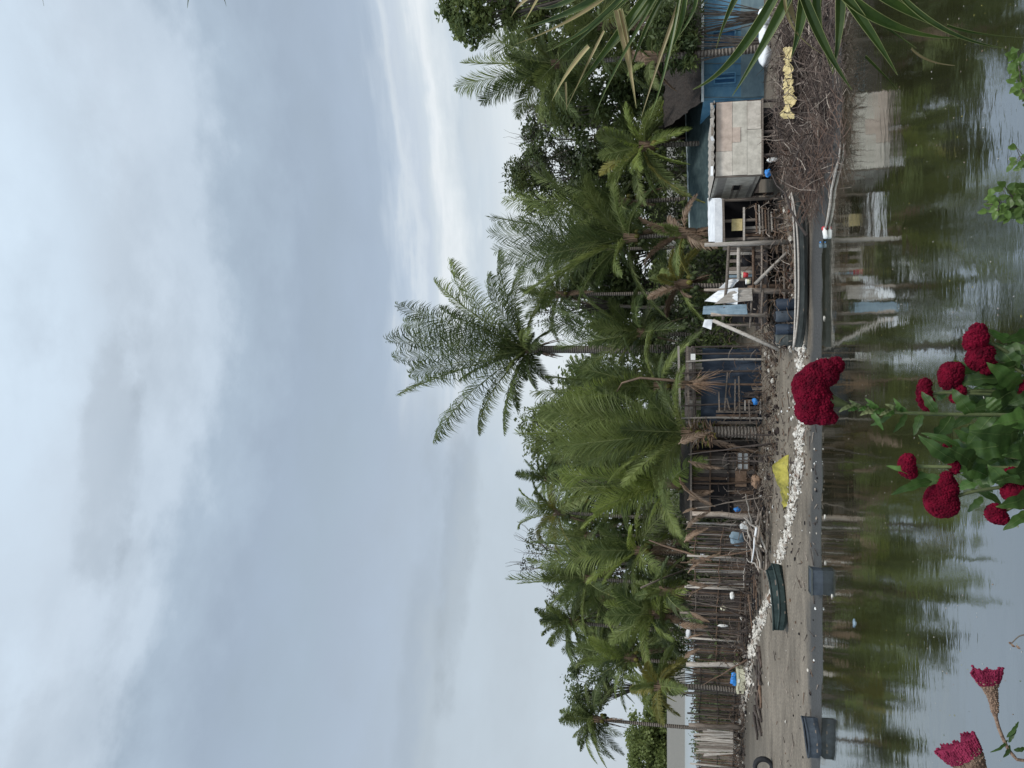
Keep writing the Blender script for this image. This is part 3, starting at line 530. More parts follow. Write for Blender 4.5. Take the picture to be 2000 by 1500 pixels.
# plank house with the white window
def plank_house():
    y = 32; A = gB(488, y); B = gB(640, y); root = thing('plank_house', 'dark plank house with a small four pane white window', 'house', (A + B) / 2)
    zt = P(560, 1352, y).z; z0 = A.z
    wU0, wU1 = P(583, 1440, y).x, P(617, 1440, y).x; wz1, wz0 = P(600, 1439, y).z, P(600, 1462, y).z
    mb = MB(); D = ('wood_dark', 'wood', 'wood_dark', 'wood_brown')
    wall_boards(mb, (A.x, y, 0), (wU0, y, 0), z0, zt, .16, D); wall_boards(mb, (wU1, y, 0), (B.x, y, 0), z0, zt, .16, D)
    wall_boards(mb, (wU0, y, 0), (wU1, y, 0), z0, wz0, .16, D, jit=0); wall_boards(mb, (wU0, y, 0), (wU1, y, 0), wz1, zt, .16, D, jit=.0)
    build('wall', mb, root)
    mb = MB(); wall_boards(mb, (A.x, y + .1, 0), (A.x, y + 3, 0), z0, zt, .16, D); wall_boards(mb, (B.x, y + .1, 0), (B.x, y + 3, 0), z0, zt, .16, D); build('side_wall', mb, root)
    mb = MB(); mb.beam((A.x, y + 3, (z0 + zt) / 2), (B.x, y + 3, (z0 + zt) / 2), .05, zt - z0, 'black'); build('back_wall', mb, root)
    w = MB(); f = .035
    for (a, q) in (((wU0, y - .04, wz0), (wU1, y - .04, wz0)), ((wU0, y - .04, wz1), (wU1, y - .04, wz1)), ((wU0, y - .043, wz0), (wU0, y - .043, wz1)), ((wU1, y - .043, wz0), (wU1, y - .043, wz1)), ((wU0 * .62 + wU1 * .38, y - .046, wz0), (wU0 * .62 + wU1 * .38, y - .046, wz1)), ((wU0, y - .05, (wz0 + wz1) / 2), (wU1, y - .05, (wz0 + wz1) / 2))): w.beam(a, q, f * 1.6, f * 1.6, 'wood_brown')
    wo = build('window', w, root); mb = MB(); mb.face([(wU0, y - .01, wz0), (wU1, y - .01, wz0), (wU1, y - .01, wz1), (wU0, y - .01, wz1)], 'white'); build('pane', mb, wo)
    mb = MB(); a = P(550, 1436, y - .06); q = P(580, 1458, y - .06); mb.face([(a.x, y - .06, q.z), (q.x, y - .06, q.z), (q.x, y - .06, a.z), (a.x, y - .06, a.z)], 'brick'); build('patch_panel', mb, root)
    for v in (1350, 1388, 1425, 1475):
        mb = MB(); mb.beam(P(486 + R.uniform(0, 20), v + R.uniform(-4, 4), y - .1), P(642 - R.uniform(0, 20), v + R.uniform(-4, 4), y - .1), .05, .06, R.choice(('wood', 'wood_dark', 'wood_brown'))); build('rail', mb, root)
    for u in (490, 528, 560, 622, 642):
        mb = MB(); p = gB(u + R.uniform(-3, 3), y - .16); p2 = P(u + R.uniform(-5, 5), R.uniform(1338, 1362), y - .16); mb.tube([p, (p + p2) / 2 + Vector((R.uniform(-.06, .06), 0, 0)), p2], [.045, .04, .03], 6, R.choice(('wood', 'wood_dark', 'wood_brown'))); build('post', mb, root)
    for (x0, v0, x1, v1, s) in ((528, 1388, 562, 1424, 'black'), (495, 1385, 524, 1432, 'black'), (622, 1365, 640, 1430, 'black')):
        mb = MB(); a = P(x0, v0, y - .05); q = P(x1, v1, y - .05); mb.face([(a.x, y - .05, q.z), (q.x, y - .05, q.z), (q.x, y - .05, a.z), (a.x, y - .05, a.z)], s); build('opening', mb, root)  # flat black faces over the boards, painting the dark inside
    mb = MB(); zz = zt + .03
    mb.face([(A.x - .2, y - .3, zz), (B.x + .1, y - .3, zz), (B.x + .1, y + 3.2, zz + .35), (A.x - .2, y + 3.2, zz + .35)], 'thatch'); mb.face([(A.x - .2, y - .3, zz + .06), (B.x + .1, y - .3, zz + .06), (B.x + .1, y + 3.2, zz + .41), (A.x - .2, y + 3.2, zz + .41)], 'thatch')
    mb.beam((A.x - .2, y - .31, zz + .03), (B.x + .1, y - .31, zz + .03), .02, .08, 'wood'); build('roof', mb, root)
plank_house()
def rect(mb, U0, V0, U1, V1, y, m, jit=0):
    a = P(U0, V0, y); q = P(U1, V1, y); mb.face([(a.x, y, q.z), (q.x, y + jit, q.z), (q.x, y + jit, a.z), (a.x, y, a.z)], m)
def cloth(mb, c00, c10, c11, c01, m, nu=14, nv=10, amp=.06, seed=0, fr=2.5):
    c00, c10, c11, c01 = map(Vector, (c00, c10, c11, c01)); vs = []; fs = []
    nn = (c10 - c00).cross(c01 - c00).normalized()
    for j in range(nv + 1):
        for i in range(nu + 1):
            u, v = i / nu, j / nv; p = (c00 * (1 - u) + c10 * u) * (1 - v) + (c01 * (1 - u) + c11 * u) * v
            p = p + nn * amp * (noise.noise(Vector((u * fr * 3 + seed, v * fr, seed))) + .5 * noise.noise(Vector((u * fr * 7, v * fr * 2, seed + 5)))) ; vs.append(p)
    for j in range(nv):
        for i in range(nu): k = j * (nu + 1) + i; fs.append((k, k + 1, k + nu + 2, k + nu + 1))
    mb.raw(vs, fs, m)
def tarp_shelter():
    y = 31; A = gB(665, y); B = gB(818, y); root = thing('tarp_shelter', 'long pole shelter walled with dark blue tarp and grey planks', 'shelter', (A + B) / 2)
    def part(nm, mb, sm=False): return build(nm, mb, root, smooth=sm)
    mb = MB(); cloth(mb, P(672, 1500, y), P(818, 1495, y), P(818, 1372, y), P(672, 1368, y), 'bluetarp', 30, 14, .12); part('tarp_wall', mb, True)
    mb = MB(); cloth(mb, P(818, 1495, y), P(818, 1495, y + 3), P(818, 1365, y + 3), P(818, 1372, y), 'bluetarp', 12, 10, .08); part('tarp_side', mb, True)
    mb = MB(); cloth(mb, P(665, 1360, y - .3), P(822, 1358, y - .3), P(822, 1338, y + 3.2), P(665, 1338, y + 3.2), 'wood_dark', 12, 4, .05); part('roof', mb, True)
    for v, m_, yo in ((1327, 'wood_pale', -.2), (1344, 'wood', -.25), (1354, 'wood', -.1)):
        mb = MB(); mb.beam(P(662, v + 2, y + yo), P(824, v - 2, y + yo), .07, .08, m_); part('beam', mb)
    for u, m_ in ((666, 'wood'), (686, 'wood_pale'), (712, 'wood'), (745, 'wood'), (776, 'wood'), (795, 'wood_pale'), (806, 'wood_pale'), (820, 'wood_pale')):
        mb = MB(); p = gB(u + R.uniform(-4, 4), y - .3); p2 = P(u + R.uniform(-6, 6), R.choice((1318, 1340, 1330, 1352)), y - .3); mb.tube([p, (p + p2) / 2 + Vector((R.uniform(-.08, .08), 0, 0)), p2], [.045, .04, .03], 6, R.choice(('wood', 'wood_dark', 'wood_brown', m_))); part('post', mb)
    mb = MB(); rows = [(672, 705, 1400, 1480), (700, 716, 1440, 1500), (715, 735, 1452, 1490), (730, 760, 1470, 1496)]
    for (u0, u1, v0, v1) in rows:
        a = P(u0, v0, y - .22); q = P(u1, v1, y - .22); wall_boards(mb, (a.x, y - .22, 0), (q.x, y - .22, 0), q.z, a.z, .12, ('wood', 'wood_dark', 'wood_brown'), gap=.4)
    part('board_wall', mb)
    mb = MB(); wall_boards(mb, (P(672, 1400, y).x, y + .05, 0), (P(818, 1400, y).x, y + .05, 0), P(700, 1372, y).z, P(700, 1340, y).z, .13, ('wood', 'wood_dark', 'wood_pale'), gap=.4, missing=.25); part('gable_boards', mb)
    for i in range(9):
        v = 1405 + i * 10; mb = MB(); mb.beam(P(R.uniform(672, 700), v, y - .34), P(R.uniform(715, 800), v + R.uniform(-6, 6), y - .34), .03, .05, R.choice(('wood', 'wood_dark', 'wood_pale'))); part('slat', mb)
    mb = MB(); rect(mb, 700, 1452, 738, 1470, y - .4, 'blue'); mb.v = [v for v in mb.v]
    mb2 = MB(); mb2.blob(P(716, 1475, y - .5), (.14, .1, .12), 'blue', 2, .5); part('blue_rag', mb2, True)
    mb = MB(); rect(mb, 797, 1349, 809, 1358, y - .35, 'white'); part('white_patch', mb)
tarp_shelter()
# frayed husk crown of the large palm & white gaps are natural

# open pole frame with white sheets
def pole_frame():
    y = 25.5; root = thing('pole_frame', 'open pole framework with a tall grey post and crooked beams', 'frame', gB(955, y))
    def pt(nm, a, q, r, m_, r2=None):
        mb = MB(); a = Vector(a); q = Vector(q); mid = (a + q) / 2 + Vector((R.uniform(-.03, .03), 0, R.uniform(-.03, .03))); mb.tube([a, mid, q], [r, r, r2 or r], 7, m_); return build(nm, mb, root, smooth=True)
    pt('post', gB(1023, y), P(1022, 1376, y), .085, 'wood_pale', .06); pt('post', gB(1012, y + .3), P(1014, 1412, y + .3), .05, 'wood')
    pt('post', gB(927, y), P(934, 1375, y + .2), .09, 'root', .04); pt('post', gB(936, y + .4), P(938, 1460, y + .4), .1, 'wood_brown', .08)
    pt('post', P(884, 1503, y), P(886, 1388, y), .06, 'root'); pt('post', P(866, 1490, y + 1.5), P(866, 1400, y + 1.5), .04, 'wood')
    pt('beam', P(1026, 1424, y), P(875, 1412, y), .05, 'wood'); pt('beam', P(1020, 1443, y + .1), P(955, 1443, y + .1), .06, 'wood_pale')
    pt('brace', P(1010, 1541, y - .2), P(945, 1474, y), .055, 'wood_pale'); pt('brace', P(817, 1522, y - .5), P(874, 1393, y), .06, 'wood_pale')
    pt('rail', P(1023, 1488, y), P(930, 1486, y), .035, 'wood'); pt('rail', P(1023, 1471, y + .2), P(930, 1472, y + .2), .045, 'wood_brown'); pt('rail', P(1023, 1530, y), P(900, 1533, y), .04, 'wood')
    pt('rail', P(935, 1468, y), P(860, 1465, y + .2), .035, 'wood'); pt('rail', P(935, 1490, y), P(850, 1489, y + .2), .04, 'wood')
    mb = MB(); wall_boards(mb, (P(935, 1500, y + .9).x, y + .9, 0), (P(1025, 1500, y + .9).x, y + .9, 0), P(980, 1535, y + .9).z, P(980, 1474, y + .9).z, .1, ('wood_dark', 'wood', 'black'), gap=.3); build('board_wall', mb, root)
    mb = MB(); wall_boards(mb, (P(950, 1440, y + 1.2).x, y + 1.2, 0), (P(1015, 1440, y + 1.2).x, y + 1.2, 0), P(980, 1470, y + 1.2).z, P(980, 1424, y + 1.2).z, .12, ('wood_pale', 'wood', 'greytarp'), gap=.3, missing=.15); build('upper_boards', mb, root)
    mb = MB(); p0 = P(985, 1485, y + 1.6); mb.beam(P(860, 1487, y + 1.8), P(1020, 1487, y + 1.8), 3.0, .05, 'wood_dark'); build('deck', mb, root)
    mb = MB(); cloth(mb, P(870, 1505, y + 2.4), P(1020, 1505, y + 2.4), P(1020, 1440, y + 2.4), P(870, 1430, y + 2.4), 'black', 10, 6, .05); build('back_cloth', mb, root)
    for (u, v, s) in ((990, 1460, .16), (975, 1510, .14), (1000, 1500, .2)):
        mb = MB(); mb.blob(P(u, v, y + .7), (s, s, s * 1.2), 'black', 2, .3); build('black_sack', mb, root, smooth=True)
    mb = MB(); cloth(mb, P(905, 1440, y - .1), P(938, 1442, y - .15), P(932, 1402, y + .1), P(912, 1375, y + .2), 'whitesheet', 10, 10, .08, 1); build('white_sheet', mb, root, smooth=True)
    mb = MB(); cloth(mb, P(938, 1430, y + .1), P(958, 1447, y + .1), P(952, 1420, y + .3), P(935, 1402, y + .3), 'whitesheet', 8, 8, .06, 2); build('white_sheet', mb, root, smooth=True)
    mb = MB(); cloth(mb, P(913, 1470, y - .05), P(938, 1468, y - .05), P(930, 1425, y - .12), P(906, 1395, y - .12), 'wood_pale', 8, 8, .05, 3); build('cardboard', mb, root, smooth=True)
    mb = MB(); cloth(mb, P(886, 1460, y - .12), P(906, 1458, y - .12), P(902, 1374, y), P(886, 1372, y), 'greytarp', 8, 12, .06, 4); build('grey_tarp', mb, root, smooth=True)
    mb = MB(); cloth(mb, P(856, 1389, y), P(876, 1392, y), P(876, 1376, y), P(862, 1372, y), 'whitesheet', 5, 5, .05, 5); build('small_white_sheet', mb, root, smooth=True)
pole_frame()
def sack(label, U, V, y, s, m, name='sack', cat='sack', group=None):
    mb = MB(); mb.blob(P(U, V, y), s, m, 3, .35, 1.6, seed=U); return tag(build(name, mb, smooth=True), label, cat, group)
# bucket on the frame
def bucket(label, U, V, y, r, h, m, rim):
    c = P(U, V, y); root = thing('bucket', label, 'bucket', c - ZUP * h / 2)
    mb = MB(); mb.tube([c - ZUP * h / 2, c + ZUP * h / 2], [r * .8, r], 16, m); build('body', mb, root, smooth=True); mb = MB(); mb.tube([c + ZUP * (h / 2), c + ZUP * (h / 2 + .03)], [r * 1.06, r * 1.06], 16, rim); build('rim', mb, root)
bucket('small red bucket with a pale rim on the deck of the pole frame', 963, 1456, 25.3, .09, .16, 'red', 'cream')
bucket('small cream bucket beside the red one on the pole frame', 950, 1462, 25.2, .08, .12, 'cream', 'white')
# stacked dark drums
for i, (u, v, m_, lab) in enumerate(((905, 1520, 'bluetarp', 'dark blue drum standing under the grey tarp'), (882, 1524, 'boat_blue', 'dark drum between the blue drum and the pole brace'), (856, 1521, 'bluetarp', 'dark blue drum nearest the foot of the pole brace'), (836, 1526, 'boat', 'grey drum at the mud edge left of the drums'))):
    c = P(u, v, 24.6); root = thing('drum', lab, 'drum', (c.x, c.y, gz(c.x, c.y)), 'drums under the pole frame'); g = gz(c.x, c.y); mb = MB()
    mb.tube([(c.x, c.y, g), (c.x, c.y, g + .1), (c.x, c.y, g + .28), (c.x, c.y, g + .3), (c.x, c.y, g + .32), (c.x, c.y, g + .62), (c.x, c.y, g + .66)], [.17, .18, .18, .19, .18, .18, .14], 16, m_); build('body', mb, root, smooth=True)
    mb = MB(); mb.tube([(c.x, c.y, g + .66), (c.x, c.y, g + .69)], [.12, .11], 14, 'black'); build('lid', mb, root)

# small shed right of the post
def shed():
    y = 26.3; root = thing('open_shed', 'open shed with a white sheet roof edge and stacked planks', 'shed', gB(1070, y))
    mb = MB(); cloth(mb, P(1028, 1410, y - .3), P(1113, 1408, y - .3), P(1113, 1382, y + 2.2), P(1028, 1384, y + 2.2), 'whitesheet', 12, 6, .02); build('roof', mb, root, smooth=True)
    mb = MB(); rect(mb, 1026, 1396, 1112, 1411, y - .32, 'whitesheet'); build('fascia', mb, root)
    mb = MB(); mb.beam(P(1026, 1414, y - .3), P(1112, 1412, y - .3), .06, .07, 'wood'); build('beam', mb, root)
    mb = MB(); rect(mb, 1030, 1410, 1112, 1530, y + 1.2, 'black'); build('back_wall', mb, root)  # the dark under the shed roof, painted as a black back
    for u in (1032, 1068, 1108):
        mb = MB(); mb.tube([gB(u, y), P(u, 1412, y)], .05, 6, 'wood'); build('post', mb, root)
    mb = MB(); rect(mb, 1049, 1429, 1073, 1450, y - .05, 'ywrap'); build('board_panel', mb, root)
    mb = MB(); mb.beam(P(1030, 1453, y - .06), P(1095, 1453, y - .06), .06, .06, 'wood_pale'); build('rail', mb, root)
    mb = MB(); wall_boards(mb, (P(1033, 1500, y).x, y + .1, 0), (P(1062, 1500, y).x, y + .1, 0), P(1050, 1530, y).z, P(1050, 1455, y).z, .1, ('wood', 'wood_brown', 'wood_pale'), gap=.3); build('board_wall', mb, root)
    for i in range(7):
        mb = MB(); mb.beam(P(R.uniform(1035, 1050), 1478 + i * 6, y - .1 - .03 * i), P(R.uniform(1085, 1105), 1476 + i * 6, y - .1), .1, .04, R.choice(('wood_brown', 'wood', 'wood_pale'))); build('plank', mb, root)
shed()
# patchwork hut
def hut():
    y = 25; root = thing('patchwork_hut', 'small stilt hut walled with white and pinkish fibreboard sheets', 'hut', gB(1225, y))
    cols = [1158, 1205, 1212, 1251, 1302]
    X_ = lambda u, v=1440, yy=y: P(u, v, yy).x
    Zv = lambda v, u=1230, yy=y: P(u, v, yy).z
    def panel(u0, v0, u1, v1, m_, yo, nm='wall_sheet'):
        mb = MB(); x0, x1, z0, z1 = X_(u0), X_(u1), Zv(v1), Zv(v0)
        mb.beam(((x0 + x1) / 2, y + yo, z0), ((x0 + x1) / 2, y + yo + R.uniform(0, .01), z1), x1 - x0, .012, m_, upv=(0, 1, 0)); build(nm, mb, root)
    panel(1206, 1399, 1302, 1430, 'fibre_p', 0); panel(1158, 1398, 1205.5, 1430, 'fibre_w', .004)
    panel(1251, 1430.5, 1302, 1459, 'fibre_g', .008); panel(1158, 1430.5, 1250.5, 1459, 'fibre_g', -.006); panel(1246, 1459.5, 1301, 1486, 'fibre_w', .003); panel(1157, 1459.5, 1245, 1487, 'fibre_g', -.008)
    panel(1222, 1430.5, 1251, 1446, 'fibre_p', -.02, 'patch')
    mb = MB(); mb.beam((X_(1157), y + .06, Zv(1488)), (X_(1157), y + .06, Zv(1397)), .06, .06, 'wood'); build('corner_post', mb, root)
    mb = MB(); mb.beam((X_(1302), y + .06, Zv(1488)), (X_(1302), y + .06, Zv(1390)), .06, .06, 'wood_dark'); build('corner_post', mb, root)
    mb = MB(); mb.beam((X_(1156), y, Zv(1489)), (X_(1304), y, Zv(1489)), .1, .05, 'wood'); build('sill_beam', mb, root)
    # left side wall
    yb = y + 3.0; xs_ = X_(1158) - .01; mb = MB()
    for i in range(15):
        z = Zv(1487) + i * (Zv(1398) - Zv(1487)) / 15; mb.beam((xs_ + R.uniform(-.01, .01), y + .1, z + .05), (xs_ + R.uniform(-.01, .01), yb, z + .05), .02, .1 * R.uniform(.85, 1.02), R.choice(('wood_pale', 'fibre_g', 'fibre_g', 'fibre_w')))
    build('side_wall', mb, root)
    mb = MB(); z0 = P(1137, 1445, y + 1.6).z; z1 = P(1137, 1430, y + 1.6).z; mb.beam((xs_ - .02, y + 1.2, (z0 + z1) / 2), (xs_ - .02, y + 1.75, (z0 + z1) / 2), .02, z1 - z0, 'black'); w = build('window', mb, root)
    mb = MB(); mb.beam((xs_ - .03, y + 1.15, z0), (xs_ - .03, y + 1.8, z0), .03, .04, 'wood'); mb.beam((xs_ - .03, y + 1.15, z1), (xs_ - .03, y + 1.8, z1), .03, .04, 'wood'); build('frame', mb, w)
    mb = MB(); mb.beam((xs_ - .025, y + .15, (z0 + z1) / 2 - .15), (xs_ - .025, y + 1.1, (z0 + z1) / 2 - .15), .01, .62, 'fibre_g'); build('side_sheet', mb, root)
    mb = MB(); mb.beam((X_(1302), y + .1, (Zv(1487) + Zv(1398)) / 2), (X_(1302), yb, (Zv(1487) + Zv(1398)) / 2), .03, Zv(1398) - Zv(1487), 'wood_dark'); build('side_wall', mb, root)
    mb = MB(); mb.beam((xs_, yb, (Zv(1487) + Zv(1398)) / 2), (X_(1302), yb, (Zv(1487) + Zv(1398)) / 2), .03, Zv(1398) - Zv(1487), 'wood_dark'); build('back_wall', mb, root)
    mb = MB(); x0, x1 = X_(1154), X_(1304); n = 40; vs = []; fs = []
    for i in range(n + 1):
        x = x0 + (x1 - x0) * i / n; dz = .02 * math.sin(i * 1.57)
        vs += [(x, y - .16, Zv(1394) + dz), (x, yb + .2, Zv(1394) - .02 + dz)]
    for i in range(n): fs.append((2 * i, 2 * i + 2, 2 * i + 3, 2 * i + 1))
    mb.raw(vs, fs, 'wood_pale'); build('roof', mb, root)
    for i in range(9):
        u = 1158 + i * 16; mb = MB(); mb.beam(P(u + R.uniform(-3, 3), 1392 + R.uniform(-2, 1), y - .05), P(u + R.uniform(10, 18), 1392 + R.uniform(-3, 1), y - .05), .06, .07, R.choice(('wood_pale', 'wood', 'whitesheet', 'fibre_p'))); build('eave_piece', mb, root)
    for u in (1160, 1195, 1240, 1300):
        for yy in (y + .05, y + 2.8):
            mb = MB(); p = gB(u, yy); p.x = X_(u); p.z = gz(p.x, yy); mb.tube([p, (p.x, yy, Zv(1488))], .05, 6, 'wood_dark'); build('stilt', mb, root)
    mb = MB(); mb.beam(((x0 + x1) / 2, y + .1, Zv(1490)), ((x0 + x1) / 2, yb, Zv(1490)), x1 - x0 - .1, .04, 'wood_dark', upv=(0, 0, 1)); build('floor', mb, root)
    mb = MB(); cloth(mb, P(1290, 1530, y + 1), P(1165, 1530, y + 1), P(1165, 1488, y + 1), P(1290, 1488, y + 1), 'black', 8, 4, .1); build('under_floor_shade', mb, root)  # black sheet standing in for the shade under the hut floor
hut()
sack('small white cloth hanging under the patchwork hut', 1188, 1508, 24.9, (.07, .04, .17), 'white', 'cloth', 'cloth')
sack('blue plastic bundle under the patchwork hut', 1162, 1500, 24.9, (.13, .08, .1), 'blue', 'bundle', 'bundle')
# blue building
def blue_house():
    y = 30; root = thing('blue_house', 'blue painted house with a grey plinth and dark thatch roof at the right', 'house', gB(1420, y))
    x0, x1 = P(1308, 1430, y).x, P(1640, 1430, y).x; zt = P(1400, 1374, y).z; zm = P(1400, 1447, y).z; z0 = gz(x0, y) - .1
    mb = MB(); mb.beam((x0, y + .06, (zt + zm) / 2), (x1, y + .06, (zt + zm) / 2), .12, zt - zm, 'bluewall'); build('wall', mb, root)
    mb = MB(); mb.beam((x0, y + .05, (z0 + zm) / 2), (x1, y + .05, (z0 + zm) / 2), .14, zm - z0, 'bluewall2'); build('plinth', mb, root)
    mb = MB(); mb.beam((x0 + .06, y + .12, (z0 + zt) / 2), (x0 + .06, y + 5, (z0 + zt) / 2), .12, zt - z0, 'bluewall'); build('side_wall', mb, root)
    mb = MB(); mb.beam((x0 - .2, y - .4, zt + .05), (x1, y - .4, zt + .05), .04, .09, 'palerim'); build('fascia', mb, root)
    zr = P(1340, 1296, y + 2.5).z; mb = MB(); cloth(mb, (x0 - .2, y - .38, zt + .1), (x1, y - .38, zt + .1), (x1, y + 2.5, zr), (x0 - .2, y + 2.5, zr), 'thatch', 60, 14, .12, fr=6)
    cloth(mb, (x1, y + 5.4, zt + .1), (x0 - .2, y + 5.4, zt + .1), (x0 - .2, y + 2.5, zr), (x1, y + 2.5, zr), 'thatch', 40, 10, .12); build('roof', mb, root)
    for (u0, v0, u1, v1) in ((1335, 1395, 1358, 1436), (1412, 1392, 1440, 1436)):
        mb = MB(); rect(mb, u0, v0, u1, v1, y - .012, 'bluedark'); w = build('window', mb, root)
        mb = MB(); a = P(u0, v0, y); q = P(u1, v1, y)
        for (s, e) in (((a.x, y - .03, a.z), (q.x, y - .03, a.z)), ((a.x, y - .03, q.z), (q.x, y - .03, q.z)), ((a.x, y - .033, a.z), (a.x, y - .033, q.z)), ((q.x, y - .033, a.z), (q.x, y - .033, q.z)), (((a.x + q.x) / 2, y - .036, a.z), ((a.x + q.x) / 2, y - .036, q.z))): mb.beam(s, e, .05, .05, 'bluewall')
        build('frame', mb, w)
    for i in range(14):
        u = 1310 + i * 22; mb = MB(); mb.beam(P(u, 1375, y - .02), P(u, 1447, y - .02), .03, .03, 'bluewall' if i % 3 else 'bluewall2'); build('batten', mb, root)
blue_house()
# teal roof behind hut
root = thing('teal_shed', 'long low shed with a dull teal sheet roof behind the patchwork hut', 'shed', gB(1180, 33))
mb = MB(); cloth(mb, P(1040, 1400, 31), P(1316, 1398, 31), P(1316, 1338, 34.5), P(1040, 1348, 34.5), 'teal', 30, 6, .03, fr=8); build('roof', mb, root, smooth=True)
mb = MB(); a = P(1045, 1400, 31.3); q = P(1310, 1400, 31.3); mb.beam((a.x, 31.4, (a.z + .5) / 2), (q.x, 31.4, (a.z + .5) / 2), .1, a.z - .5, 'wood_dark'); build('wall', mb, root)
mb = MB(); mb.beam(P(1040, 1347, 34.5), P(1316, 1338, 34.5), .06, .06, 'palerim'); build('ridge', mb, root)
# ringed trunk in front of blue house (belongs to the feathery palm); extra leaning trunk pieces
palm('short dark palm leaning beside the blue house thatch with ringed trunk', 1388, 1275, 28.5, n=7, L_=1.6, mats=('leaf_dead', 'leaf_mid', 'leaf_dark'), dead=5, tr=.15, nuts=False)

# ------------------------------------------------------------------ boats
def boat(name, label, A, B, w, h, m, rim, z0=None, sheer=.25, lean=0, tilt=0, fill=True, blunt=0):
    A = Vector(A); B = Vector(B); d = (B - A); Ln = d.length; d.normalize(); s = Vector((-d.y, d.x, 0)).normalized(); root = thing(name, label, 'boat', (A + B) / 2, None)
    n = 24; prof = [(-1, 1), (-.92, .45), (-.6, .1), (0, 0), (.6, .1), (.92, .45), (1, 1)]; vs = []; fs = []; rims = [[], []]; base = (A.z + B.z) / 2
    for i in range(n + 1):
        t = i / n; e = max(.03, (1 - abs(2 * t - 1) ** 2.6)) if not blunt or t < .5 else max(.75, (1 - abs(2 * t - 1) ** 2.6)); sh = sheer * abs(2 * t - 1) ** 2.5
        for (a, b_) in prof:
            bow = (1 - e ** .5) * .55
            vs.append(A + d * (Ln * t) + s * (a * w / 2 * e ** .8) + ZUP * (h * (bow + b_ * (1 - bow)) + sh * (.4 + .6 * b_) + a * tilt))
        rims[0].append(vs[-1] + ZUP * .01); rims[1].append(vs[-7] + ZUP * .01)
    k = 7
    for i in range(n):
        for j in range(k - 1): q = i * k + j; fs.append((q, q + 1, q + k + 1, q + k))
    fs.append(tuple(range(k))); fs.append(tuple(n * k + j for j in range(k))[::-1])
    mb = MB(); mb.raw(vs, fs, m); build('hull', mb, root, smooth=False)
    for r in rims:
        mb = MB(); mb.tube(r, .03, 5, rim); build('gunwale', mb, root, smooth=True)
    for t in (.25, .45, .65, .82):
        i = int(n * t); mb = MB(); a = vs[i * k + 1]; q = vs[i * k + 5]; mb.beam(a + ZUP * .05 * h, q + ZUP * .05 * h, .18, .03, 'wood'); build('thwart', mb, root)
    return root
a = G(822, 1578); q = G(1125, 1574); boat('long_boat', 'long narrow grey boat moored on the shore beside the brush pile', a - ZUP * .02, q - ZUP * .02, .55, .27, 'boat', 'wood_pale', sheer=.12)
a = G(268, 1541); q = G(385, 1532); boat('small_dark_boat', 'small dark green boat lying on the mud right of the cooler box', a + Vector((0, 0, -.03)), q + Vector((0, .5, -.03)), .75, .34, 'boat_dark', 'boat_dark', sheer=.1, blunt=1, tilt=.06)
a = G(18, 1608); q = G(92, 1600); boat('sunken_boat', 'small dark blue boat half in the water near the left edge', a + Vector((0, 0, -.06)), q + Vector((0, .2, -.06)), .55, .4, 'boat_blue', 'boat_blue', sheer=.03, blunt=1)
# box at the waterline
c = G(365, 1606); root = thing('tub', 'blue grey plastic tub at the water edge below the small dark boat', 'tub', c); mb = MB()
mb.beam(c - ZUP * .05, c + ZUP * .28, .62, .4, 'boat_blue', taper=1.1); build('body', mb, root); mb = MB()
for (ax, ay, bx_, by_) in ((-.34, -.22, .34, -.22), (-.34, .22, .34, .22), (-.34, -.22, -.34, .22), (.34, -.22, .34, .22)): mb.beam(c + Vector((ax, ay, .285)), c + Vector((bx_, by_, .285)), .035, .035, 'boat')
build('rim', mb, root)
# tyre at left edge
def tyre(label, c, r, w):
    root = thing('tyre', label, 'tyre', c); mb = MB(); n = 28; vs = []; fs = []; prof = [(r * .62, -w * .4), (r * .8, -w * .5), (r * .97, -w * .42), (r, 0), (r * .97, w * .42), (r * .8, w * .5), (r * .62, w * .4)]
    for i in range(n):
        t = 2 * PI * i / n
        for (rr, ww) in prof:
            tr_ = rr * (1 + (.02 if i % 2 else 0) * (rr > r * .9)); vs.append(Vector(c) + Vector((math.cos(t) * tr_, ww, math.sin(t) * tr_ + r)))
    for i in range(n):
        for j in range(6): fs.append((i * 7 + j, i * 7 + j + 1, ((i + 1) % n) * 7 + j + 1, ((i + 1) % n) * 7 + j))
        fs.append((i * 7 + 6, i * 7, ((i + 1) % n) * 7, ((i + 1) % n) * 7 + 6))
    mb.raw(vs, fs, 'rubber'); build('tread', mb, root, smooth=True)
c = G(0, 1509); tyre('black tyre standing in the mud, cut by the left edge', c - ZUP * .05, .36, .2)
# cooler box with blue bag
c = G(172, 1457); root = thing('cooler_box', 'cream cooler box standing on the shell bank by the fence', 'cooler box', c)
w = 46 * PX(c.y); h = 17 * PX(c.y); mb = MB(); mb.beam(c + Vector((-w / 2, 0, h * .4)), c + Vector((w / 2, 0, h * .4)), .42, h * .8, 'cream'); build('body', mb, root)
mb = MB(); mb.beam(c + Vector((-w / 2 - .02, 0, h * .9)), c + Vector((w / 2 + .02, 0, h * .9)), .46, h * .2, 'cream'); build('lid', mb, root)
mb = MB(); mb.beam(c + Vector((-.06, -.225, h * .8)), c + Vector((.1, -.225, h * .8)), .03, .08, 'white'); build('latch', mb, root)
mb = MB(); mb.blob(c + Vector((-.05, 0, h + .12)), (.22, .18, .15), 'blue', 3, .6, 2.2, 3); mb.blob(c + Vector((.2, 0, h + .1)), (.1, .1, .11), 'blue', 2, .5, 2, 5)
tag(build('plastic_bag', mb, smooth=True), 'crumpled bright blue plastic bag lying on the cooler box', 'bag')
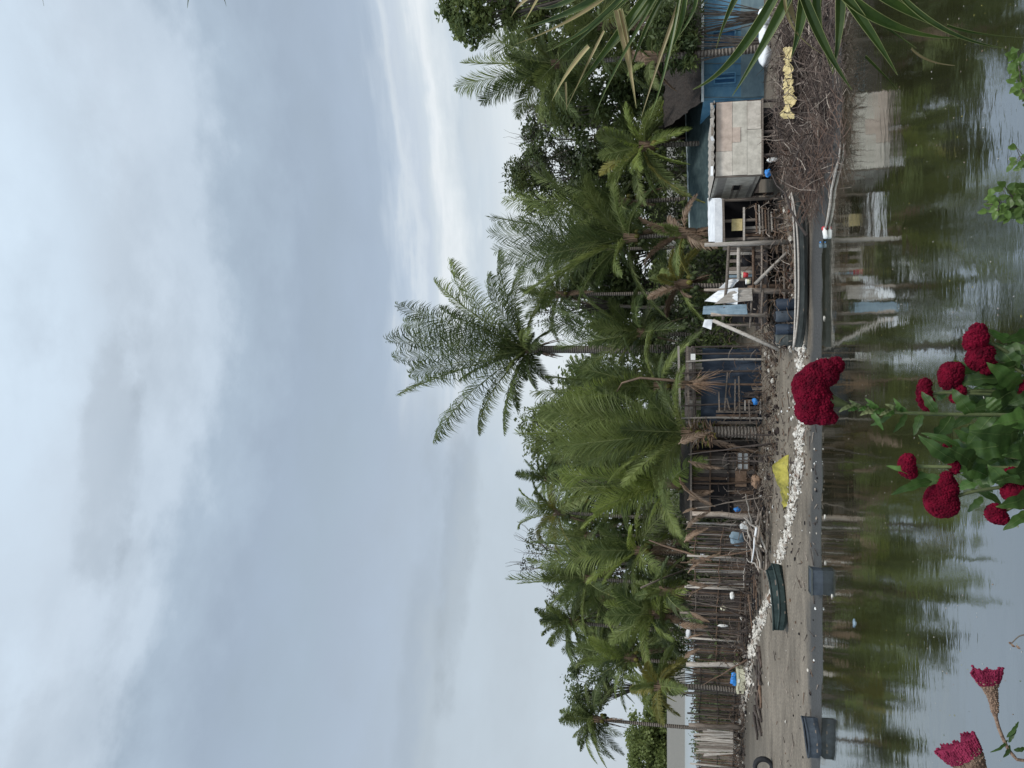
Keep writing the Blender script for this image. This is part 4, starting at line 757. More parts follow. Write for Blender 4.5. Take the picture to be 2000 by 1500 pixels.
mb = MB(); mb.blob(c + Vector((.5, .3, .3)), (.12, .1, .12), 'white', 2, .6, 2, 8); tag(build('plastic_bag', mb, smooth=True), 'small white bag beside the cooler box against the fence', 'bag')

# ------------------------------------------------------------------ shell bank and debris
def patht(pts, t):
    t *= len(pts) - 1; i = min(int(t), len(pts) - 2); f = t - i; return tuple(a + (b - a) * f for a, b in zip(pts[i], pts[i + 1]))
line = [(835, 1562, 9), (780, 1566, 11), (700, 1568, 11), (650, 1566, 10), (600, 1562, 11), (550, 1555, 11), (510, 1549, 9), (465, 1540, 9), (430, 1530, 8), (380, 1518, 8), (330, 1505, 8), (290, 1487, 9), (250, 1475, 10), (215, 1463, 9), (170, 1463, 9), (130, 1452, 9), (90, 1442, 8), (40, 1440, 6)]
mb = MB()
for i in range(4200):
    u, v, wd = patht(line, R.random()); dens = noise.noise(Vector((u * .05, 0, 0)))
    if R.random() < .35 - dens * .9: continue
    v += 5 * noise.noise(Vector((u * .03, 7, 0)))
    u += R.uniform(-8, 8); v += R.gauss(0, wd * .42)
    p = G(u, v); s = (R.uniform(.015, .05) if R.random() < .85 else R.uniform(.05, .1)) * (1 + .5 * dens) * (1 if u > 380 else 1.2)
    mb.blob(p + ZUP * s * .4, (s * R.uniform(.8, 1.6), s, s * R.uniform(.5, .9)), 'shell' if R.random() < .86 else R.choice(('wood_pale', 'wood_brown', 'root')), 1, .9, 2.3, seed=i, rot=R.uniform(0, 3))
tag(build('shell_bank', mb), 'winding bank of bleached white shells across the mud', 'shells', kind='stuff')
mb = MB()
for i in range(900):
    u = R.uniform(0, 830); u2, v2, _ = patht(line, max(0, min(1, (835 - u) / 800))); v = v2 + R.uniform(-40, 18) if R.random() < .8 else R.uniform(v2 + 5, 1600)
    p = G(u, v); s = R.uniform(.015, .05)
    if R.random() < .5: mb.blob(p + ZUP * s * .4, (s * R.uniform(.8, 2), s, s * .6), R.choice(('shell', 'wood_brown', 'root', 'black', 'white', 'wood_dark')), 1, .6, seed=i, rot=R.uniform(0, 3))
    else:
        a = R.uniform(0, PI); l = R.uniform(.1, .5); dd = Vector((math.cos(a), math.sin(a) * .6, R.uniform(0, .2))) * l; mb.tube([p + ZUP * .02, p + dd + ZUP * .03], [.015, .008], 4, R.choice(('wood_brown', 'root', 'wood_dark', 'twig')))
tag(build('litter', mb), 'scattered twigs, shells and scraps over the mud', 'litter', kind='stuff')
for i in range(30):
    U = R.uniform(210, 660); yb = 37 - 8.5 * sstep(0, 700, U) - R.uniform(.4, 1.0); p = gB(U, yb); lean = R.uniform(-26, 26) if i % 3 else R.uniform(-60, 60); q = P(U + lean, R.uniform(1330, 1425), yb + R.uniform(.2, .9))
    pole('crooked thin pole leaning among the fences and the plank house', p, q, R.uniform(.02, .05), .015, R.choice(('wood_dark', 'wood', 'wood_dark', 'wood_brown', 'twig')), 'wooden_pole', 'crooked poles leaning along the fences', 'pole', 6, .035)
for i in range(16):
    U = 222 + i * 27 + R.uniform(-8, 8); yb = 36.6 - 8.0 * sstep(0, 700, U) - .5; C_ = P(U, R.uniform(1325, 1352), yb); o_ = thing('dead_palm_frond', 'dry brown palm frond drooping over the top of the stick fences', 'dead frond', C_, 'dry fronds drooping over the fences')
    frond(o_, C_, C_ + Vector((R.uniform(-.9, .9), -.3, -R.uniform(.5, 1.3))), .25, .2, 22, .05, 'leaf_dead', .6, name='leaf_blade')
# dry clutter along the yards
mb = MB()
for i in range(2600):
    U = R.uniform(-20, 1030); base_y = 37.5 - 8.5 * sstep(0, 700, U) - 2 * sstep(800, 950, U); y = base_y + R.uniform(-1.6, .9); p = P(U, 1400, y); g = gz(p.x, y); hh = R.random() ** 3 * (1.6 if R.random() < .5 else .5)
    p = Vector((p.x, y, g + .03 + hh)); l = R.uniform(.1, .55); a = R.uniform(0, 2 * PI); e = R.gauss(0, .5); d = Vector((math.cos(a) * math.cos(e), math.sin(a) * .5, math.sin(e)))
    if U < 200: p.z = g + .05 + hh * .4
    q = p + d * l + Vector((0, 0, -.08)); mb.tube([p, (p + q) * .5 + Vector((0, 0, .05)), q], [.012, .012, .005], 3, R.choice(('twig', 'leaf_dead', 'wood_dark', 'root', 'twig', 'wood_brown')), cap=False)
    if i % 6 == 0: s = R.uniform(.02, .07); mb.blob(Vector((p.x, y - .2, g + s * .5 + hh * .2)), (s * R.uniform(1, 2), s, s), R.choice(('wood_dark', 'black', 'shell', 'wood', 'wood_brown', 'core', 'core', 'wood_dark')), 1, .9, seed=i)
tag(build('dry_clutter', mb), 'dry sticks, dead leaf ribs and rubbish strewn along the foot of the yards', 'debris', kind='stuff')
mb = MB()
for i in range(900):
    U = R.uniform(815, 1115); y = R.uniform(24.2, 27.2); p = P(U, 1400, y); g = gz(p.x, y); hh = R.random() ** 2.5 * .9; p = Vector((p.x, y, g + .03 + hh)); l = R.uniform(.08, .5); a = R.uniform(0, 2 * PI); e = R.gauss(0, .6); d = Vector((math.cos(a) * math.cos(e), math.sin(a) * .5, math.sin(e))); q = p + d * l
    mb.tube([p, (p + q) * .5 + Vector((0, 0, .04)), q], [.014, .012, .005], 3, R.choice(('twig', 'leaf_dead', 'wood_dark', 'root', 'wood_brown')), cap=False)
    if i % 5 == 0: s_ = R.uniform(.02, .08); mb.blob(Vector((p.x, y - .2, g + s_ * .5)), (s_ * R.uniform(1, 2), s_, s_), R.choice(('wood_dark', 'black', 'shell', 'wood', 'wood_brown', 'rust')), 1, .9, seed=i)
tag(build('yard_rubbish', mb), 'twigs, husks and rubbish under the pole frame and the open shed', 'debris', kind='stuff')
# driftwood pile
for i in range(26):
    u = R.uniform(380, 480); v = R.uniform(1462, 1505); p = P(u, v, 29 + R.uniform(-.6, .6)); l = R.uniform(.5, 1.5); a = R.uniform(-.6, .6) + (PI / 4 if i % 2 else 0)
    q = p + Vector((math.cos(a) * l, R.uniform(-.3, .3), math.sin(a) * l * .6)); p.z = max(p.z, gz(p.x, p.y) + .04); q.z = max(q.z, gz(q.x, q.y) + .04)
    pole('bleached driftwood limb in the tangled pile by the plank house', p, q, R.uniform(.03, .06), .015, R.choice(('root', 'wood_pale', 'wood')), 'driftwood', 'driftwood limbs in the pile by the plank house', 'driftwood', 5, .06)
pole('bleached forked white log jutting left from the driftwood pile', P(470, 1478, 28.6), P(402, 1468, 28.5), .05, .02, 'whitesheet', 'driftwood', None, 'driftwood')
# dark plank heaps in front of fences
for i in range(40):
    t = i / 40; u = 200 + t * 290; v = R.uniform(1440, 1478) + (18 * t); p = G(u, v + 5); a = R.uniform(-.25, .25); l = R.uniform(.6, 1.8); p.z += R.uniform(.03, .35)
    mb = MB(); mb.beam(p, p + Vector((l * math.cos(a), R.uniform(-.3, .3), math.sin(a) * l * .4)), R.uniform(.06, .16), .035, R.choice(('wood_dark', 'wood', 'wood_brown', 'wood_dark', 'black')))
    tag(build('plank', mb), 'loose dark plank lying in the heap at the foot of the fence', 'plank', 'loose planks heaped at the foot of the fence')
# rags and things hanging on the fence
for (u, v, y, s, m_, lab) in ((337, 1430, 34.6, (.18, .05, .1), 'white', 'curved white tube hooked on the patched fence'), (312, 1413, 34.6, (.1, .05, .12), 'cream', 'pale rag caught on the middle fence'), (278, 1412, 35, (.06, .05, .22), 'white', 'narrow white rag hanging on the middle fence'), (415, 1372, 33.6, (.12, .08, .1), 'whitesheet', 'white scrap on the top of the patched fence'), (262, 1345, 36, (.25, .1, .12), 'whitesheet', 'white sheet scrap behind the top of the middle fence'), (450, 1440, 31.8, (.3, .1, .3), 'greytarp', 'grey blue sack against the patched fence'), (470, 1455, 31.5, (.25, .15, .2), 'white', 'white sack beside the driftwood pile'), (532, 1488, 31, (.12, .1, .1), 'white', 'small white bundle at the foot of the plank house'), (505, 1440, 31.6, (.1, .08, .12), 'blue', 'tiny blue bag at the left end of the plank house'), (560, 1477, 31, (.3, .2, .18), 'brick', 'brown sack at the foot of the plank house')):
    sack(lab, u, v, y, s, m_, 'rag', 'rag')
for i in range(12):
    u0 = 238 - i * 13; u1 = u0 - R.uniform(20, 60); p = G(u0, 1480 + R.uniform(-5, 6)); q = G(max(u1, 40), 1486 + R.uniform(-5, 6)); p.z += R.uniform(.03, .1); q.z += R.uniform(.03, .1)
    pole('dark brown log in the low line of logs across the left of the beach', p, q, R.uniform(.04, .08), .04, R.choice(('wood_dark', 'wood_brown', 'twig', 'wood_dark')), 'log', 'dark logs lying across the left of the beach', 'log', 7, .05)
# yellow tarp on the mud left of the frayed trunk
mb = MB(); cs = [G(612, 1542), G(512, 1541), G(505, 1532), G(600, 1528)]
n = 26; vs = []; fs = []
for j in range(9):
    for i in range(n + 1):
        t = i / n; v_ = j / 8; hgt = (.3 * (1 - t) ** 1.1 * min(1, t * 5 + .1) + .04) * math.sin(PI * v_) ** .6
        p = (cs[0].lerp(cs[1], t)).lerp(cs[3].lerp(cs[2], t), v_); p.z = gz(p.x, p.y) + .015 + max(0, hgt) * 1.3 + (.12 * noise.noise(Vector((t * 7, v_ * 3, 1))) + .07 * noise.noise(Vector((t * 19, v_ * 6, 4)))) * (0 < j < 8); vs.append(p)
for j in range(8):
    for i in range(n): k = j * (n + 1) + i; fs.append((k, k + 1, k + n + 2, k + n + 1))
mb.raw(vs, fs, 'yellow'); tag(build('yellow_tarp', mb, smooth=True), 'yellow tarp draped over a low heap on the mud bank', 'tarp')
# brush pile
SX0, SX1 = 1085, 1620
def pile_h(x, y):
    t = sstep(19.0, 24.4, y); e = sstep(4.2, 6.2, x) if y < 23 else sstep(4.9, 7.2, x)
    return (0.1 + .5 * t) * e * (1 + .35 * noise.noise(Vector((x * .9, y * .9, 3))))
mb = MB(); nx, ny = 60, 30; vs = []; fs = []
for j in range(ny + 1):
    for i in range(nx + 1):
        x = 3.8 + 13 * i / nx; y = 19.0 + 5.6 * j / ny; vs.append((x, y, max(-.1, gz(x, y)) + pile_h(x, y) * .8 - .12 + .05 * noise.noise(Vector((x * 4, y * 4, 0)))))
for j in range(ny):
    for i in range(nx): k = j * (nx + 1) + i; fs.append((k, k + 1, k + nx + 2, k + nx + 1))
mb.raw(vs, fs, 'core')
for i in range(6500):
    y = 19.0 + 5.5 * R.random() ** .85; x = R.uniform(4.3, 15.5)
    if x > (1560 - 750) / FPX * y + .5: continue
    h = pile_h(x, y)
    if h < .06: continue
    z = max(0, gz(x, y)) + h * R.uniform(.6, 1.1); p = Vector((x, y, z)); a = R.uniform(0, 2 * PI); e = R.gauss(.1, .4); l = R.uniform(.2, .9) * (1.3 if R.random() < .1 else 1)
    d = Vector((math.cos(a) * math.cos(e), math.sin(a) * math.cos(e) * .7, math.sin(e))); q = p + d * l * .5 + Vector((R.uniform(-.1, .1), 0, R.uniform(-.1, .1))); r_ = q + (d + Vector((R.uniform(-.5, .5), 0, R.uniform(-.5, .3)))) * l * .5
    w = R.uniform(.004, .013) * (2.2 if R.random() < .06 else 1); mb.tube([p, q, r_], [w, w * .8, w * .3], 3, 'twig_red' if (x < 6.9 and R.random() < .35) else ('twig' if R.random() < .9 else 'root'), cap=False)
for i in range(110):
    y = R.uniform(19.3, 24.3); x = R.uniform(4.6, 13.5); h = pile_h(x, y)
    if h < .1: continue
    p = Vector((x, y, max(0, gz(x, y)) + h * .7)); a = R.uniform(-.5, PI + .5); l = R.uniform(.5, 1.5); e = R.uniform(-.1, .45); d = Vector((math.cos(a) * math.cos(e), -.3 * abs(math.sin(a)), math.sin(e))); w = R.uniform(.02, .045)
    k1 = p + d * l * .45 + Vector((R.uniform(-.08, .08), 0, R.uniform(-.08, .08))); k2 = p + d * l; mm = R.choice(('wood_dark', 'bark', 'twig', 'root', 'core')); mb.tube([p, k1, k2], [w, w * .75, w * .3], 5, mm)
    for _ in range(3): mb.tube([k1, k1 + Vector((R.uniform(-.4, .4), R.uniform(-.2, .1), R.uniform(0, .35)))], [w * .4, .004], 4, mm)
tag(build('brush_pile', mb), 'wide tangled heap of dead brown brush at the water edge on the right', 'brush', kind='stuff')
for i in range(16):
    u = R.uniform(1170, 1470); v = R.uniform(1530, 1625); p = P(u, v, 19.8 + (1640 - v) / 28); p.z = max(p.z, .1); a = R.uniform(-1.2, 1.9); l = R.uniform(.5, 1.3); q = p + Vector((math.cos(a) * l, -.2, math.sin(a) * l * .55))
    pole('thick pale root sticking out of the brush pile', p, q, R.uniform(.03, .055), .012, 'root' if i % 2 else 'wood', 'root_branch', 'thick roots in the brush pile', 'branch', 6, .09)
pole('bent dark branch rising from the long boat toward the hut', P(1040, 1575, 20.5), P(1165, 1505, 22.5), .035, .02, 'wood_dark', 'branch', None, 'branch', 6, .06)
o_ = MB(); pth = [W(u_, v_, .04) for (u_, v_) in ((1222, 1641), (1190, 1639), (1160, 1631), (1130, 1624), (1100, 1621), (1070, 1616), (1040, 1609))]
o_.tube(pth, [.012, .025, .035, .03, .036, .034, .02], 7, 'wood_pale'); tag(build('bleached_log', o_, smooth=True), 'long bleached grey log floating along the foot of the brush pile', 'log')
mb = MB()
for (ua, ub, va, vb, sd_) in ((1268, 1345, 1531, 1551, 1), (1347, 1408, 1532, 1547, 2)):
    vs = []; fs = []; nu, nv = 34, 8
    for j in range(nv + 1):
        for i in range(nu + 1):
            t = i / nu; q = j / nv; u = ua + (ub - ua) * t; v = va + (vb - va) * q + (8 * noise.noise(Vector((t * 5, sd_, 0))) + 4 * noise.noise(Vector((t * 19, sd_, 5 + (q > .5))))) * (q - .5) * 2; v += 7 * noise.noise(Vector((t * 3, sd_, 9)))
            p = P(u, v, 22.75 - .75 * q); p += Vector((0, -.07 * noise.noise(Vector((t * 8, q * 2.5, sd_))) - .03 * noise.noise(Vector((t * 22, q * 6, sd_))), 0)); vs.append(p)
    for j in range(nv):
        for i in range(nu): k = j * (nu + 1) + i; fs.append((k, k + 1, k + nu + 2, k + nu + 1))
    mb.raw(vs, fs, 'ywrap')
tag(build('torn_sheet', mb, smooth=True), 'torn pale yellow plastic sheet lying across the brush pile', 'plastic sheet')
for i in range(5):
    u = R.uniform(1268, 1400); p = P(u, R.uniform(1540, 1560), 21.8); q = P(u + R.uniform(-26, 26), R.uniform(1515, 1532), 22.1)
    pole('thin dark branch lying over the torn yellow sheet', p, q, R.uniform(.012, .026), .006, R.choice(('wood_dark', 'twig', 'core')), 'thin_branch', 'thin branches over the torn yellow sheet', 'branch', 5, .07)
# white pickets/sacks along the blue house base
for i in range(3):
    sack(('white sack against the blue house beside its ringed trunk', 'white sack in the middle of the three by the blue house', 'white sack farthest right by the blue house')[i], 1392 + i * 38, 1494, 25.5, (.35, .2, .2), 'whitesheet', 'sack', 'sack')
# bottles at the water edge
def bottle(label, U, V, m, cap, l=.26, r=.045, a=0.2):
    c = W(U, V, .04); root = thing('bottle', label, 'bottle', c); d = Vector((math.cos(a), math.sin(a), .1)); mb = MB()
    mb.tube([c, c + d * .02, c + d * l * .7, c + d * l * .85, c + d * l], [r * .6, r, r, r * .4, r * .35], 12, m); build('body', mb, root, smooth=True); mb = MB(); mb.tube([c + d * l, c + d * (l + .03)], r * .4, 8, cap); build('cap', mb, root)
bottle('floating plastic bottle with a red cap at the tip of the bleached log', 1034, 1613, 'white', 'red', .3, .06); bottle('small blue plastic bottle floating left of the red capped one', 1016, 1604, 'greytarp', 'blue', .14, .05)
c = W(1052, 1610, .05); mb = MB(); mb.blob(c, (.09, .05, .07), 'red', 2, .5); tag(build('red_wrapper', mb, smooth=True), 'red plastic wrapper floating beside the bottles', 'wrapper')
for (u, v, m_, s, lab) in ((878, 1610, 'white', .07, 'white scrap floating just off the long boat'), (283, 1669, 'greytarp', .1, 'grey plastic bag floating on the open water left of centre'), (400, 1612, 'white', .06, 'white scrap floating at the edge right of the tub'), (490, 1611, 'white', .07, 'white plastic scrap floating off the mud, left of the flower'), (335, 1625, 'white', .06, 'pale green scrap floating beside the tub')):
    d = ray(u, v); p = CAM + d * (-H / d.z); mb = MB(); s *= .65; mb.blob(p + ZUP * .01, (s * 1.6, s, s * .3), 'shell' if m_ == 'white' else m_, 2, .8, seed=u); tag(build('floating_scrap', mb, smooth=True), lab, 'litter')

mb = MB()  # bits added on the water to give the sparkle of ripples
for i in range(420):
    u = R.uniform(0, 1500); v = 1612 + 388 * R.random() ** 1.4; d = ray(u, v); p = CAM + d * (-H / d.z) + ZUP * .004
    if p.y > shore(p.x) - .3: continue
    s_ = R.uniform(.008, .022); a = R.uniform(0, PI); c_, n_ = math.cos(a) * s_, math.sin(a) * s_
    mb.face([p + Vector((c_, n_, 0)), p + Vector((-n_ * .5, c_ * .5, .002)), p - Vector((c_, n_, 0)), p + Vector((n_ * .5, -c_ * .5, .002))], R.choice(('shell', 'leaf_dead', 'leaf_yell', 'bl_olive', 'root')))
tag(build('sparkle_flecks', mb), 'tiny floating leaves and scum, added for the sparkle of the ripples', 'flecks', kind='stuff')
# ------------------------------------------------------------------ near bank plants
def leaf(mb, base, tip, w, m, fold=.25, curl=.15, nrm=None, n=14, shape=.8):
    base = Vector(base); tip = Vector(tip); d = tip - base; l = d.length; T = d.normalized(); nrm = Vector(nrm) if nrm else Vector((R.uniform(-.5, .5), -1, R.uniform(-.2, .8))); S = T.cross(nrm).normalized(); Nn = S.cross(T)
    if Nn.dot(nrm) < 0: Nn = -Nn
    vs = []; fs = []
    for i in range(n + 1):
        t = i / n; ww = w * .5 * (math.sin(PI * t ** shape) ** .8) + .0006; c = base + d * t + Nn * (curl * l * (math.sin(PI * t) - t * .3)); wob = 1 + .16 * math.sin(i * 1.3 + l * 99); c = c + Nn * (.05 * w * math.sin(i * 1.7 + l * 50))
        vs += [c - S * ww * wob + Nn * ww * fold, c, c + S * ww / wob + Nn * ww * fold]
    for i in range(n):
        k = i * 3; fs += [(k, k + 1, k + 4, k + 3), (k + 1, k + 2, k + 5, k + 4)]
    mb.raw(vs, fs, m)
    if w > .012 and m in ('fleaf', 'fleaf_l'): mb.tube([vs[i * 3 + 1] + Nn * .0006 for i in range(n + 1)], [max(.0003, w * .022 * (1 - i / n)) for i in range(n + 1)], 4, 'fleaf_vein')
def crest(parent, lobes, y, m='crest', nod=260, nr=.0045, dep=.6):
    """lobes: (U, V, rU, rV) in photo pixels"""
    mb = MB(); k = PX(y)
    for j, (u, v, ru, rv) in enumerate(lobes):
        c = P(u, v, y) + Vector((0, R.uniform(-.004, .004), 0)); r = (ru * k, min(ru, rv) * k * dep + .006, rv * k)
        vs, fs = ICO[4]; out = []
        for vv in vs:
            s = 1 + .10 * noise.noise(vv * 2.2 + Vector((j * 3.3, u, 0))) + .09 * abs(noise.noise(vv * 6 + Vector((j, v, 3)))) ; out.append(c + Vector((vv.x * r[0] * s, vv.y * r[1] * s, vv.z * r[2] * s)))
        mb.raw(out, fs, m)
        cnt = int(nod * 2.6 * ru * rv / 900) + 60
        for q in range(cnt):
            d = Vector((R.gauss(0, 1), R.gauss(0, 1) - .3, R.gauss(0, 1))).normalized(); p = c + Vector((d.x * r[0], d.y * r[1], d.z * r[2])) * 1.0
            s = nr * R.uniform(.3, .75) * (y / 1.6); mb.blob(p, (s, s, s * 1.2), m, 1, .5, 2, seed=q)
    return build('flower_head', mb, parent, smooth=True)
def stem(parent, pts, r, m='stemg', n=8, name='stem'):
    mb = MB(); ps = []
    for i in range(len(pts) - 1):
        for s in range(4): ps.append(Vector(pts[i]).lerp(Vector(pts[i + 1]), s / 4))
    ps.append(Vector(pts[-1])); q = [ps[0]] + [(ps[i - 1] + ps[i] * 2 + ps[i + 1]) / 4 for i in range(1, len(ps) - 1)] + [ps[-1]]
    rr = r if isinstance(r, (list, tuple)) else [r, r * .8]
    mb.tube(q, [rr[0] + (rr[1] - rr[0]) * i / (len(q) - 1) for i in range(len(q))], n, m); return build(name, mb, parent, smooth=True)
def gnd(U, y): p = P(U, 2000, y); return Vector((p.x, y, gz(p.x, y)))
def lv(parent, U0, V0, U1, V1, y, wpx, m='fleaf', dy=0, **k):
    mb = MB(); leaf(mb, P(U0, V0, y), P(U1, V1, y + dy), wpx * .72 * PX(y), m, **k); return build('leaf', mb, parent, smooth=True)
Y1 = 1.6
main = thing('cockscomb_plant', 'tallest cockscomb plant with one large crimson crest high over the water', 'flower', gnd(712, Y1))
crest(main, [(733, 1585, 34, 30), (770, 1612, 24, 22), (786, 1632, 15, 14), (700, 1583, 27, 26), (745, 1570, 28, 20), (690, 1605, 18, 20), (760, 1592, 30, 25), (684, 1622, 11, 11), (715, 1606, 26, 18), (783, 1610, 15, 18)], Y1, nod=330)
stem(main, [P(718, 1616, Y1), P(708, 1660, Y1)], [.017, .0036]); stem(main, [P(708, 1656, Y1), P(700, 1700, Y1), P(693, 1780, Y1), P(690, 1880, Y1), gnd(690, Y1)], [.0034, .0036])
mb = MB()
for i in range(12):
    v = 1655 + i * 9; s = R.choice((-1, 1)); leaf(mb, P(708 - i, v + 12, Y1), P(708 - i + s * R.uniform(6, 16), v - R.uniform(4, 20), Y1 - .01), .008, 'fleaf_l' if i % 2 else 'stemg')
build('bracts', mb, main)
for (a, b_, c_, d_, w, m_) in ((700, 1700, 660, 1725, 12, 'fleaf_l'), (697, 1720, 722, 1690, 10, 'fleaf_l'), (695, 1745, 668, 1700, 11, 'fleaf'), (694, 1770, 655, 1745, 14, 'fleaf'), (693, 1775, 722, 1745, 12, 'fleaf_l'), (692, 1800, 650, 1785, 18, 'fleaf'), (692, 1830, 735, 1800, 22, 'fleaf'), (690, 1860, 640, 1820, 34, 'fleaf'), (690, 1900, 740, 1860, 34, 'fleaf_l'), (690, 1940, 630, 1890, 40, 'fleaf')): lv(main, a, b_, c_, d_, Y1, w, m_, dy=R.uniform(-.03, .03))
pr = thing('cockscomb_plant', 'cockscomb plant right of the tallest one, carrying a cluster of small crimson crests', 'flower', gnd(790, 1.7)); Yr = 1.7
for lob in ([(838, 1905, 18, 20), (855, 1912, 12, 14), (828, 1895, 12, 12)], [(800, 1912, 22, 22), (785, 1925, 16, 16), (812, 1925, 14, 14)], [(768, 1858, 22, 20), (755, 1850, 14, 12), (778, 1866, 13, 13)], [(730, 1805, 24, 12), (712, 1812, 13, 12), (748, 1808, 12, 10)], [(735, 1875, 14, 10), (722, 1868, 9, 9)], [(740, 1996, 16, 10)], [(587, 1868, 10, 8)]):
    if lob[0][0] > 600:
        crest(pr, lob, Yr, nod=300, nr=.004); u, v = lob[0][:2]; stem(pr, [P(u, v + 8, Yr), P(u * .8 + 150, v + 50, Yr), P(u * .5 + 360, 2020, Yr), gnd(740, Yr)], [.0035, .003])
for (a, b_, c_, d_, w, m_) in ((790, 1990, 765, 1895, 40, 'fleaf_l'), (780, 1990, 830, 1940, 40, 'fleaf'), (760, 1960, 745, 1850, 34, 'fleaf'), (745, 1990, 790, 1930, 44, 'fleaf_l'), (740, 1980, 700, 1900, 44, 'fleaf'), (720, 2010, 690, 1920, 50, 'fleaf'), (820, 2010, 800, 1940, 40, 'fleaf'), (850, 2010, 835, 1965, 30, 'fleaf_l'), (700, 2000, 735, 1930, 50, 'fleaf_l'), (770, 1905, 745, 1880, 20, 'fleaf'), (735, 1850, 718, 1830, 14, 'fleaf_l'), (760, 2020, 700, 1960, 60, 'fleaf'), (690, 2010, 655, 1930, 50, 'fleaf')): lv(pr, a, b_, c_, d_, Yr, w, m_, dy=R.uniform(-.05, .05))
pl = thing('cockscomb_plant', 'cockscomb plant left of the tallest one, with broad bright leaves and round crimson crests', 'flower', gnd(570, 1.55)); Yl = 1.55
for lob in ([(590, 1770, 19, 14), (580, 1778, 14, 12), (602, 1772, 11, 12)], [(522, 1838, 30, 27), (545, 1850, 22, 18), (566, 1848, 12, 10), (515, 1850, 22, 18)], [(587, 1866, 12, 9)], [(548, 1985, 30, 26), (565, 1975, 20, 20), (530, 1995, 20, 20)], [(497, 1945, 17, 16), (488, 1955, 11, 12)], [(627, 1850, 6, 6)]):
    crest(pl, lob, Yl, nod=300, nr=.004); u, v = lob[0][:2]; stem(pl, [P(u, v + 6, Yl), P(u * .7 + 175, v + 60, Yl), P(u * .4 + 350, 2030, Yl), gnd(580, Yl)], [.0035, .003])
for (a, b_, c_, d_, w, m_) in ((575, 1800, 590, 1732, 16, 'fleaf_l'), (560, 1820, 535, 1742, 22, 'fleaf_l'), (560, 1845, 573, 1765, 30, 'fleaf_l'), (600, 1870, 648, 1795, 36, 'fleaf'), (620, 1880, 655, 1800, 20, 'fleaf_l'), (590, 1900, 625, 1855, 46, 'fleaf'), (600, 1950, 640, 1850, 56, 'fleaf'), (570, 1930, 600, 1855, 40, 'fleaf_l'), (580, 1960, 560, 1900, 40, 'fleaf'), (640, 1980, 620, 1880, 60, 'fleaf'), (620, 2010, 590, 1930, 60, 'fleaf_l'), (660, 1990, 655, 1900, 56, 'fleaf'), (540, 2010, 510, 1950, 40, 'fleaf'), (500, 2015, 465, 1960, 24, 'fleaf_l'), (560, 1990, 590, 1930, 50, 'fleaf'), (600, 2020, 560, 1950, 54, 'fleaf'), (650, 2020, 610, 1960, 60, 'fleaf'), (680, 2020, 670, 1940, 50, 'fleaf_l'), (530, 1920, 500, 1890, 16, 'fleaf')): lv(pl, a, b_, c_, d_, Yl, w, m_, dy=R.uniform(-.06, .06))
for root_, yy_, (ua, ub) in ((pr, 1.72, (690, 850)), (pl, 1.6, (500, 690)), (main, 1.66, (630, 740))):
    for i in range(22):
        u = R.uniform(ua, ub); v = R.uniform(1900, 2030); v = max(v, 1900 + abs(u - (ua + ub) / 2) * .7); lv(root_, u, v, u + R.uniform(-40, 40), v - R.uniform(15, 60), yy_ + R.uniform(0, .15), R.uniform(14, 32), R.choice(('fleaf', 'fleaf', 'fleaf_l')), dy=R.uniform(-.05, .05))
# two faded ones at the left
def fan(parent, axis, y, sd_):
    n = 26; m = 56; pts = []; k = PX(y)
    mbs = (MB(), MB())
    ring = []
    for i in range(n + 1):
        t = i / n; u, v, w_ = patht(axis, t); u2, v2, _ = patht(axis, min(1, t + .03)); u1, v1, _ = patht(axis, max(0, t - .03))
        c = P(u, v, y); T = (P(u2, v2, y) - P(u1, v1, y)).normalized(); S = T.cross(Vector((0, 1, 0))).normalized(); row = []
        for j in range(m):
            a = 2 * PI * j / m; ruf = max(0, (t - .55) / .45); rr = 1 + .12 * ruf * math.sin(a * 7 + sd_) + .3 * ruf * noise.noise(Vector((math.cos(a) * 2.5, math.sin(a) * 2.5, sd_)))
            al = T * (k * 16 * ruf ** 2 * (noise.noise(Vector((math.cos(a) * 2.2, sd_, math.sin(a) * 2))) + .35 * noise.noise(Vector((math.cos(a) * 7, sd_, math.sin(a) * 7)))))
            fl = .75 - .45 * ruf
            row.append(c + S * (math.cos(a) * w_ * k * rr) + Vector((0, 1, 0)) * (math.sin(a) * w_ * k * fl * rr) + al)
        ring.append(row)
    cut = int(n * .68)
    for (mb, lo, hi, m_) in ((mbs[0], 0, cut, 'stemb'), (mbs[1], cut, n, 'crest_pink')):
        vs = [p for r_ in ring[lo:hi + 1] for p in r_]; fs = []
        for i in range(hi - lo):
            for j in range(m): fs.append((i * m + j, i * m + (j + 1) % m, (i + 1) * m + (j + 1) % m, (i + 1) * m + j))
        if hi == n:
            vs.append(sum(ring[-1], Vector()) / m - (ring[-1][0] - ring[-3][0]) * 1.5); fs += [((hi - lo) * m + j, (hi - lo) * m + (j + 1) % m, len(vs) - 1) for j in range(m)]
        mb.raw(vs, fs, m_)
    for q in range(900):
        i = R.randrange(cut, n + 1) if R.random() < .8 else n; p = R.choice(ring[i]); s_ = .0011 * R.uniform(.5, 1.6) * y; mbs[1].blob(p, s_, 'crest_pink', 1, .5, seed=q)
    for q in range(500):
        i = R.randrange(2, cut + 3); p = R.choice(ring[i]); s_ = .0009 * R.uniform(.5, 1.8) * y; mbs[0].blob(p, s_, 'stemb', 1, .5, seed=q)
    build('seed_cone', mbs[0], parent, smooth=True); build('flower_head', mbs[1], parent, smooth=True)
def faded(label, axis, stempts, y, sd_):
    root = thing('faded_cockscomb', label, 'flower', gnd(stempts[-1][0], y)); fan(root, axis, y, sd_)
    stem(root, [P(u, v, y) for (u, v) in stempts] + [gnd(stempts[-1][0], y)], [.003, .0025], 'stemb'); return root
